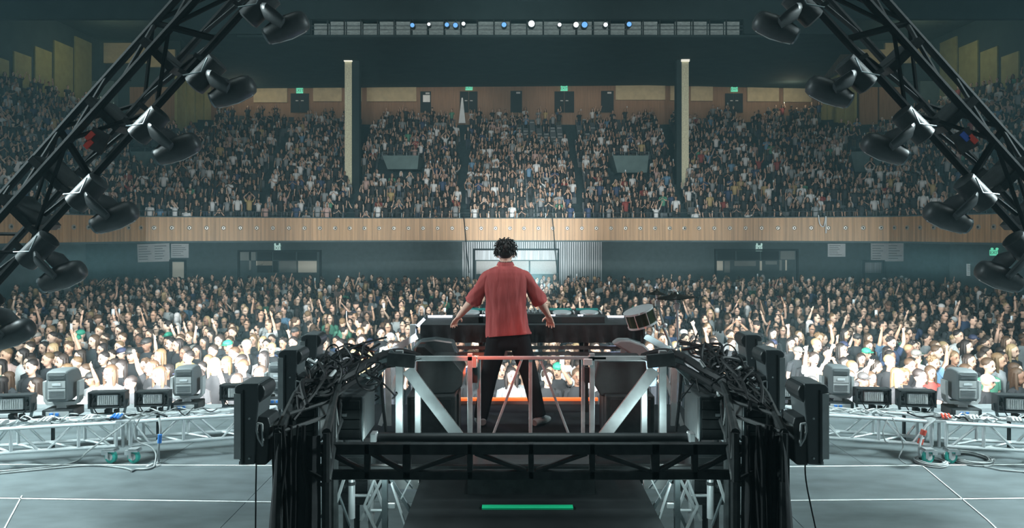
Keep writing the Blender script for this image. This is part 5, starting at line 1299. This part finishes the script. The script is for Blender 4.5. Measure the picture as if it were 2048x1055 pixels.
for s in (-1, 1):
    w = 'notice side' if s < 0 else 'drum side'
    # side truss running away from the camera
    def L_(px, z, Y): q = Q(px, 0, Y, s); return (q.x, Y, z)
    Ys = [3.75, 4.6, 5.4, 6.2]; pxo = [556, 590, 625, 655]; wd = .26
    A = [L_(p, 1.30, y) for p, y in zip(pxo, Ys)]; B = [(a[0], a[1], 1.56) for a in A]
    C = [(a[0] - s * wd, a[1], 1.30) for a in A]; Dd = [(a[0] - s * wd, a[1], 1.56) for a in A]
    e = empty('side_truss', A[1]); tag(e, 'black truss running away from the camera under the column lights, %s' % w, 'truss', 'side trusses of the rig')
    truss_mesh(A, B, C, Dd, .36, .024, .012, e, M['black'])
    for (a, c) in ((A, C),):
        for i in (0, 1, 2, 3):
            for q in (a[i], c[i]): MB().tube([(q[0], q[1], .0), (q[0], q[1], 1.3)], .026, 8).build('leg', M['black'], e, smooth=True)
    # hanging black drape on the outside
    dm = MB(); nn_ = 46
    for i in range(nn_ + 1):
        t = i / nn_; Y = 3.55 + 1.6 * t; px = np.interp(Y, [3.55, 4.6, 5.2], [552, 588, 612]); q = Q(px, 0, Y, s)
        for j, z in enumerate((1.52, 1.2, .8, .4, .01)):
            dm.v.append((q.x + s * (.012 + .018 * math.sin(i * 1.3)) * j * .8 + s * (.012 * j), Y + .02 * math.sin(i * .9) * j * .4, z))
    for i in range(nn_):
        for j in range(4): dm.f.append((i * 5 + j, (i + 1) * 5 + j, (i + 1) * 5 + j + 1, i * 5 + j + 1)); dm.c.append(0)
    o = dm.build('drape', M['cloth_black'], smooth=True); tag(o, 'heavy black drape hanging to the floor below the column lights, %s' % w, 'drape', 'drapes on the rig')
    # front return drape seen face on
    dm = MB(); nn_ = 20
    for i in range(nn_ + 1):
        t = i / nn_; px = 545 + 95 * t; q = Q(px, 0, 3.9, s)
        for j, z in enumerate((1.50, 1.1, .7, .3, .01)): dm.v.append((q.x, 3.9 - .025 * math.sin(i * 1.2 + j * .2) * (j * .5 + .3), z))
    for i in range(nn_):
        for j in range(4): dm.f.append((i * 5 + j, (i + 1) * 5 + j, (i + 1) * 5 + j + 1, i * 5 + j + 1)); dm.c.append(0)
    o = dm.build('drape', M['cloth_black'], smooth=True); tag(o, 'black drape facing the camera at the rig corner, %s' % w, 'drape', 'drapes on the rig')
    # equipment racks
    for (u0, u1, v0, v1, Y, lab, ledp) in ((640, 728, 792, 880, 5.0, 'black equipment rack with red indicator below the cable heap', True), (655, 745, 905, 1010, 5.3, 'low black case behind the front truss', False), (575, 640, 812, 880, 4.5, 'black power box under the middle column light', False)):
        a = Q(u0, v1, Y, s); c = Q(u1, v0, Y, s); x0_, x1_ = min(a.x, c.x), max(a.x, c.x)
        e = empty('equipment_rack', ((x0_ + x1_) / 2, Y, a.z)); tag(e, lab + ', %s' % w, 'rack', 'equipment racks in the rig')
        MB().box((x0_, Y, a.z), (x1_, Y + .4, c.z)).build('case', M['black2'], e, bevel=.01)
        k = 4
        for i in range(k):
            z0 = a.z + .02 + (c.z - a.z - .04) * i / k; z1 = a.z + .02 + (c.z - a.z - .04) * (i + .85) / k
            MB().box((x0_ + .03, Y - .012, z0), (x1_ - .03, Y, z1)).build('unit', M['black'], e)
        MB().bar((x0_ + .01, Y - .015, a.z), (x0_ + .01, Y - .015, c.z), .012, .015).bar((x1_ - .01, Y - .015, a.z), (x1_ - .01, Y - .015, c.z), .012, .015).build('edge_trim', M['alu_dark'], e)
        if ledp:
            q = Q(663, 805, Y, s); MB().cbox(q.x, Y - .02, q.z, .02, .01, .035).build('indicator', M['led_r'], e)
            q = Q(690, 828, Y, s); MB().cbox(q.x, Y - .02, q.z, .035, .006, .02).build('label_plate', M['grey'], e)
    # legs seen below the cross truss
    e = empty('truss_tower', Q(722, 1055, 4.75, s)); tag(e, 'silver truss tower with round posts and crossing braces under the cross truss, %s' % w, 'truss', 'truss towers')
    def tb_(a, c, r, Y=4.75, n='post', m_='alu'): MB().tube([Q(*a, Y, s), Q(*c, Y, s)], r, 12).build(n, M[m_], e, smooth=True)
    tb_((703, 945), (703, 1035), .024, 4.7); tb_((742, 945), (742, 1205), .024, 4.95)
    MB().lathe([(.03, 0), (.03, .02)], 12, Matrix.Translation(Q(703, 968, 4.7, s))).build('collar', M['black'], e)
    def bb_(a, c, w_, Y=4.75, n='brace', m_='alu', d=.02): MB().bar(Q(*a, Y, s), Q(*c, Y, s), w_ / F * Y, d, up=(0, 1, 0)).build(n, M[m_], e, bevel=.002)
    bb_((770, 945), (770, 1230), 11, 4.8, 'post', 'alu_dark', .04); bb_((778, 950), (838, 1050), 7, 4.85, m_='alu_dark'); bb_((765, 955), (722, 1040), 6, 4.85); bb_((776, 1000), (738, 1085), 6, 4.9, m_='alu_dark'); bb_((748, 960), (775, 1040), 5, 4.95)
    bb_((764, 1010), (790, 1010), 10, 4.82); bb_((640, 1035), (700, 960), 5, 4.9, m_='alu_dark'); bb_((800, 945), (826, 975), 4, 5.0, m_='alu_dark')
    bb_((690, 950), (655, 1060), 6, 4.6); bb_((664, 950), (700, 1050), 4, 4.62, m_='alu_dark'); bb_((752, 950), (729, 1010), 5, 4.78); bb_((729, 1010), (757, 1070), 5, 4.78); bb_((783, 965), (812, 1055), 4, 4.7); bb_((826, 950), (800, 1000), 3, 4.75)
    tb_((690, 972), (640, 968), .012, 4.65, 'rung', 'black'); tb_((703, 990), (742, 990), .010, 4.8, 'rung'); tb_((742, 1020), (770, 1020), .010, 4.85, 'rung')
    MB().cbox(*Q(812, 962, 5.2, s), .19, .02, .11).build('plate', M['lgrey'], e, bevel=.004)

# cross trusses in black
YX = 4.35
e = empty('cross_truss', (cx(YX), YX, P(0, 950, YX).z)); tag(e, 'wide black truss crossing the rig in front of the riser', 'truss')
def xb_(a, c, w_, n='chord', Y=YX, m_='black', d=.05): MB().bar(P(*a, Y), P(*c, Y), w_ / F * Y, d, up=(0, 1, 0)).build(n, M[m_], e, bevel=.004)
xb_((612, 896), (1512, 896), 21); xb_((600, 948), (1524, 948), 17)
xb_((612, 892), (1512, 892), 14, Y=YX + .35); xb_((612, 935), (1512, 935), 12, Y=YX + .35)
for px in (650, 735, 814, 940, 1062, 1184, 1310, 1389, 1474): xb_((px, 885), (px, 955), 16 if px in (814, 1310) else 11, 'post')
for a, c in (((660, 905), (728, 940)), ((824, 940), (930, 905)), ((950, 905), (1052, 940)), ((1072, 940), (1174, 905)), ((1194, 905), (1300, 940)), ((1396, 940), (1464, 905)), ((744, 905), (806, 940)), ((1380, 905), (1318, 940))): xb_(a, c, 7, 'brace')
e = empty('cross_pipe', P(1065, 874, 4.7)); tag(e, 'dark round pipe with silver end connectors above the cross truss', 'pipe')
MB().tube([P(748, 874, 4.75), P(1382, 874, 4.75)], .030, 16).build('pipe', M['black2'], e, smooth=True)
for px in (748, 1382):
    q = P(px, 873, 4.72); MB().cbox(q.x, q.y, q.z, .04, .08, .065).build('connector', M['alu'], e, bevel=.006)
    MB().cbox(q.x, q.y + .0, q.z - .07, .06, .06, .05).build('clamp', M['alu_dark'], e, bevel=.006)
for i, px in enumerate((838, 955, 1062, 1172, 1286)):
    q = P(px, 884, 4.76); e2 = empty('pipe_clamp', q); tag(e2, ('silver clamp joining pipe and frame post, %s of five across' % ('first', 'second', 'third', 'fourth', 'fifth')[i]), 'clamp', 'clamps under the cross pipe')
    MB().cbox(q.x, q.y, q.z, .07, .05, .035).build('body', M['alu'], e2, bevel=.006); MB().tube([(q.x - .05, q.y, q.z), (q.x + .05, q.y, q.z)], .008, 6).build('bolt', M['chrome'], e2)

# cable heaps
rk = random.Random(21)
for s in (-1, 1):
    w = 'notice side' if s < 0 else 'drum side'
    # heavy cables dropping along the side truss top
    for j in range(13):
        y0_ = rk.uniform(4.0, 4.6); y1_ = rk.uniform(5.8, 6.6); pts = []
        for k in range(8):
            t = k / 7; Y = y0_ + (y1_ - y0_) * t; px = np.interp(Y, [4, 6.5], [600, 742]) + rk.uniform(-32, 32); q = Q(px, 0, Y, s)
            pts.append((q.x, Y, 1.60 + rk.uniform(-.05, .09) + .04 * math.sin(k * 2 + j)))
        cable('multicore_cable', pts, rk.uniform(.006, .014), 'rubber', 'thick black cable running along the side truss, %s' % w, 'black cables on the side truss, %s' % w, 5)
    for j in range(10):
        q0 = Q(rk.uniform(600, 760), rk.uniform(715, 800), rk.uniform(4.6, 6.0), s); pts = [tuple(q0)]; p = Vector(q0)
        for k in range(7): p = p + Vector((rk.uniform(-.09, .09), rk.uniform(-.08, .08), rk.uniform(-.03, .0) + .075 * math.cos(k * 1.2))); pts.append(tuple(p))
        cable('looped_cable', pts, rk.uniform(.005, .009), 'rubber', 'thin black cable looped over the rig, %s' % w, 'looped cables, %s' % w, 5)
    # long drop cables
    for j, (px, lab) in enumerate(((512, 'single thin cable hanging from the nearest column light'),)):
        cable('drop_cable', [Q(px + 9, 845, 3.93, s), Q(px + 2, 900, 3.9, s), Q(px, 960, 3.85, s), Q(px - 1 if s < 0 else px + -20, 1060, 3.8, s), Q(px - 2 if s < 0 else px - 32, 1120, 3.8, s)], .0042, 'rubber', lab + ', %s' % w)
    for j in range(8):
        px = rk.uniform(548, 640); Y = rk.uniform(3.72, 3.86)
        cable('drop_cable', [Q(px + rk.uniform(-4, 4), 850, Y, s), Q(px + rk.uniform(-7, 7), 920, Y, s), Q(px + rk.uniform(-7, 7), 1000, Y, s), Q(px + rk.uniform(-9, 9), 1110, Y, s)], rk.uniform(.006, .013), 'rubber', 'black cable hanging in front of the corner drape, %s' % w, 'hanging cables, %s' % w)
    # connectors, the pale ones painting in white glints
    for j in range(12):
        q = Q(rk.uniform(575, 745), rk.uniform(715, 800), rk.uniform(4.5, 5.6), s); d = Vector((rk.uniform(-1, 1), rk.uniform(-.5, .5), rk.uniform(-.6, .6))).normalized() * .035
        tag(MB().tube([q - d, q, q + d], [.012, .014, .011], 8).build('cable_plug', M[('alu_dark', 'black2', 'lgrey')[j % 3]], smooth=True), 'small cable connector among the cable heap, %s' % w, 'plug', 'connectors in the cable heap, %s' % w)
    # big sweeping sheathed bundle from riser to lights
    cable('cable_loom', [Q(838, 712, 6.3, s), Q(800, 702, 6.0, s), Q(760, 712, 5.6, s), Q(715, 740, 5.2, s), Q(660, 770, 4.9, s), Q(620, 800, 4.6, s)], .030, 'rubber', 'fat sheathed cable loom sweeping down to the column lights, %s' % w, n=8)
    cable('cable_loom', [Q(812, 728, 6.0, s), Q(765, 732, 5.5, s), Q(705, 765, 5.0, s), Q(650, 800, 4.6, s)], .024, 'rubber', 'second cable loom below the fat one, %s' % w, n=8)
    cable('cable_loom', [Q(757, 718, 5.9, s), Q(762, 760, 5.9, s), Q(766, 810, 5.9, s), Q(772, 862, 5.9, s)], .014, 'rubber', 'cable pair dropping beside the riser frame, %s' % w, n=6)
    # arm with red tip
    tag(MB().bar(Q(640, 812, 5.3, s), Q(752, 776, 5.6, s), .05, .04, up=(0, 1, 0)).build('support_arm', M['black']), 'black slanting support arm over the equipment rack, %s' % w, 'arm')
    # small loops near the tops
    for j, (px, py, r) in enumerate(((664, 705, 13), (590, 815, 16), (650, 725, 12))):
        Y = 5.3 if j != 1 else 4.4; c = Q(px, py, Y, s); rr_ = r / F * Y; pts = [(c.x + rr_ * math.cos(t), Y + .05 * math.sin(t), c.z + rr_ * 1.1 * math.sin(t)) for t in np.linspace(-.4, PI + .6, 12)]
        cable('looped_cable', pts, .006, 'rubber', ('arched cable loop beside the farthest column light', 'arched cable loop behind the nearest column light', 'small cable loop by the middle column light')[j] + ', %s' % w, 'arched loops, %s' % w, 3)

# ------------------------------------------------------------------ slanting arch trusses with hanging heads
def make_hanging(s, head_px, arm_px, Y, lab):
    """side-on moving head hanging from the arch truss: base on the truss, slanting yoke arm, long oval head"""
    h = Q(*head_px, Y, s); a = Q(*arm_px, Y, s); e = empty('hanging_moving_head', a); tag(e, lab, 'stage light', 'moving heads on the arch trusses')
    k = Y / F
    d = (h - a).normalized(); nrm = Vector((-d.z, 0, d.x))
    along_ = Vector((s * -1 * -.70, 0, -.72)) if False else None
    # base (rounded block lying against the truss)
    tx = Vector((-s * -.707, 0, .707)) if s > 0 else Vector((.707, 0, .707))
    tx = Vector((-.707, 0, .707)) if s > 0 else Vector((.707, 0, .707))
    MB().tube([a - tx * .17, a - tx * .155, a + tx * .155, a + tx * .17], [.07, .095, .095, .07], 12, flat=1.1).build('base', M['black2'], e, smooth=True)
    MB().bar(a - tx * .10 - d * .06, a - tx * .10 - d * .20, .05, .04).bar(a + tx * .10 - d * .06, a + tx * .10 - d * .20, .05, .04).build('clamp', M['black'], e)
    MB().tube([a - tx * .12 - d * .10 + Vector((0, -.09, 0)), a + d * .01 + Vector((0, -.12, 0)), a + tx * .14 + Vector((0, -.1, 0)) - d * .05], .006, 6).build('safety_cable', M['alu_dark'], e, smooth=True)
    # yoke: two arms
    y_ = MB()
    for yy_ in (-.13, .13):
        y_.tube([a + d * .07 + Vector((0, yy_ * .6, 0)), a + d * .13 + Vector((0, yy_, 0)), a + d * .25 + Vector((0, yy_, 0)), h + Vector((0, yy_, 0))], [.06, .085, .075, .06], 10, flat=.4, ref=(1, 0, 0) if abs(d.x) < .9 else (0, 0, 1))
    y_.build('yoke', M['black2'], e, smooth=True)
    # head: long axis rises away from the centre line of the picture
    hx = Vector((-.906 * s, 0, .30)).normalized() if True else None
    hx = Vector((.92 * (1 if s < 0 else -1), 0, .38)).normalized()
    up = Vector((-hx.z, 0, hx.x)) if s < 0 else Vector((hx.z, 0, -hx.x))
    prof = [(-.215, .045), (-.20, .075), (-.12, .098), (.02, .108), (.13, .10), (.18, .08), (.20, .045)]
    hd = MB().tube([h + hx * t for t, r in prof], [r for t, r in prof], 14, flat=1.05).build('head', M['black2'], e, smooth=True)
    MB().lathe([(.072, 0), (.078, .02), (.06, .026)], 16, Matrix.Translation(h - hx * .195) @ (-hx).to_track_quat('Z', 'Y').to_matrix().to_4x4()).build('lens', M['glass'], hd, world=False).location = Vector((0, 0, 0)) - Vector(e.location)
    MB().tube([h - hx * .19 - up * .085, h - up * .112 + hx * .0, h + hx * .15 - up * .095], .006, 6).build('trim', M['lgrey'], e, smooth=True)  # pale tube paints the lit underside of the head
    return e
for s in (-1, 1):
    w = 'notice side' if s < 0 else 'drum side'
    Y0 = 6.5
    def arc(p0, p1, Y, n_=6, bow=0): return [Q(p0[0] + (p1[0] - p0[0]) * i / n_, p0[1] + (p1[1] - p0[1]) * i / n_, Y, s) for i in range(n_ + 1)]
    e = empty('arch_truss', Q(200, 300, Y0, s)); tag(e, 'large black truss slanting up across the hall with hanging lights, %s' % w, 'truss', 'slanting arch trusses')
    A = arc((-70, 635), (560, -60), Y0); B = arc((-70, 512), (445, -60), Y0); C = arc((-70, 592), (520, -60), Y0 + .45); Dd = arc((-70, 472), (405, -60), Y0 + .45)
    truss_mesh(A, B, C, Dd, .95, .038, .020, e, M['arch_black'])
    # plate joints
    for (px, py) in ((230, 235), (120, 350), (335, 120), (60, 425)):
        q = Q(px, py, Y0 + .2, s); t = Vector((.707 * -s, 0, .707)); MB().bar(q - t.cross(Vector((0, 1, 0))) * .20, q + t.cross(Vector((0, 1, 0))) * .20, .07, .42, up=(0, 1, 0)).build('joint_plate', M['black'], e)
    hs = [((468, 183), (412, 148)), ((357, 297), (298, 250)), ((232, 434), (174, 385)), ((128, 552), (75, 500)), ((25, 668), (-35, 615)), ((575, 55), (520, 15))]
    labs = ['uppermost fully visible moving head on the arch truss', 'second moving head down the arch truss', 'third moving head down the arch truss, before the wood balcony front', 'fourth moving head down the arch truss, below the balcony front', 'lowest moving head cut by the frame edge', 'topmost moving head lost in the dark by the upper frame edge']
    for (hp, ap), lb in zip(hs, labs): make_hanging(s, hp, ap, Y0 - .05, lb + ', %s' % w)
    marks = (((180, 272), 'red_tape', 'upper red tape mark'), ((177, 288), 'red_tape', 'lower red tape mark')) if s < 0 else (((194, 273), 'blue_tape', 'blue tape mark'), ((178, 278), 'red_tape', 'red tape mark'))
    for (pp_, mm, lb) in marks:
        q = Q(*pp_, Y0 - .06, s); t = Vector((.707 * -s, 0, .707)); n_ = Vector((.707, 0, .707 * s))
        tag(MB().bar(q - t * .045, q + t * .045, .05, .012, up=(0, 1, 0)).build('tape_mark', M[mm]), lb + ' on the arch truss, %s' % w, 'tape')
    tag(MB().bar(Q(185, 300, Y0 - .03, s), Q(205, 262, Y0 - .03, s), .18, .02, up=(0, 1, 0)).build('tape_backing', M['black']), 'black plate carrying the tape marks on the arch truss, %s' % w, 'plate')
for px, lab in ((927, 'thin dark cable hanging down across the balcony front'), (1104, 'second thin dark cable hanging across the balcony front')):
    cable('hanging_line', [at(px, 430, 41.3), at(px + 4, 470, 41.3), at(px + 6, 500, 41.6), at(px + 11, 545, 42)], .03, 'rubber', lab)
cable('hanging_line', [at(1637, 430, 38.2), at(1640, 448, 38.0), at(1648, 452, 38.0), at(1652, 432, 38.2), at(1652, 466, 38.0)], .03, 'paper', 'white rope draped over the balcony front')
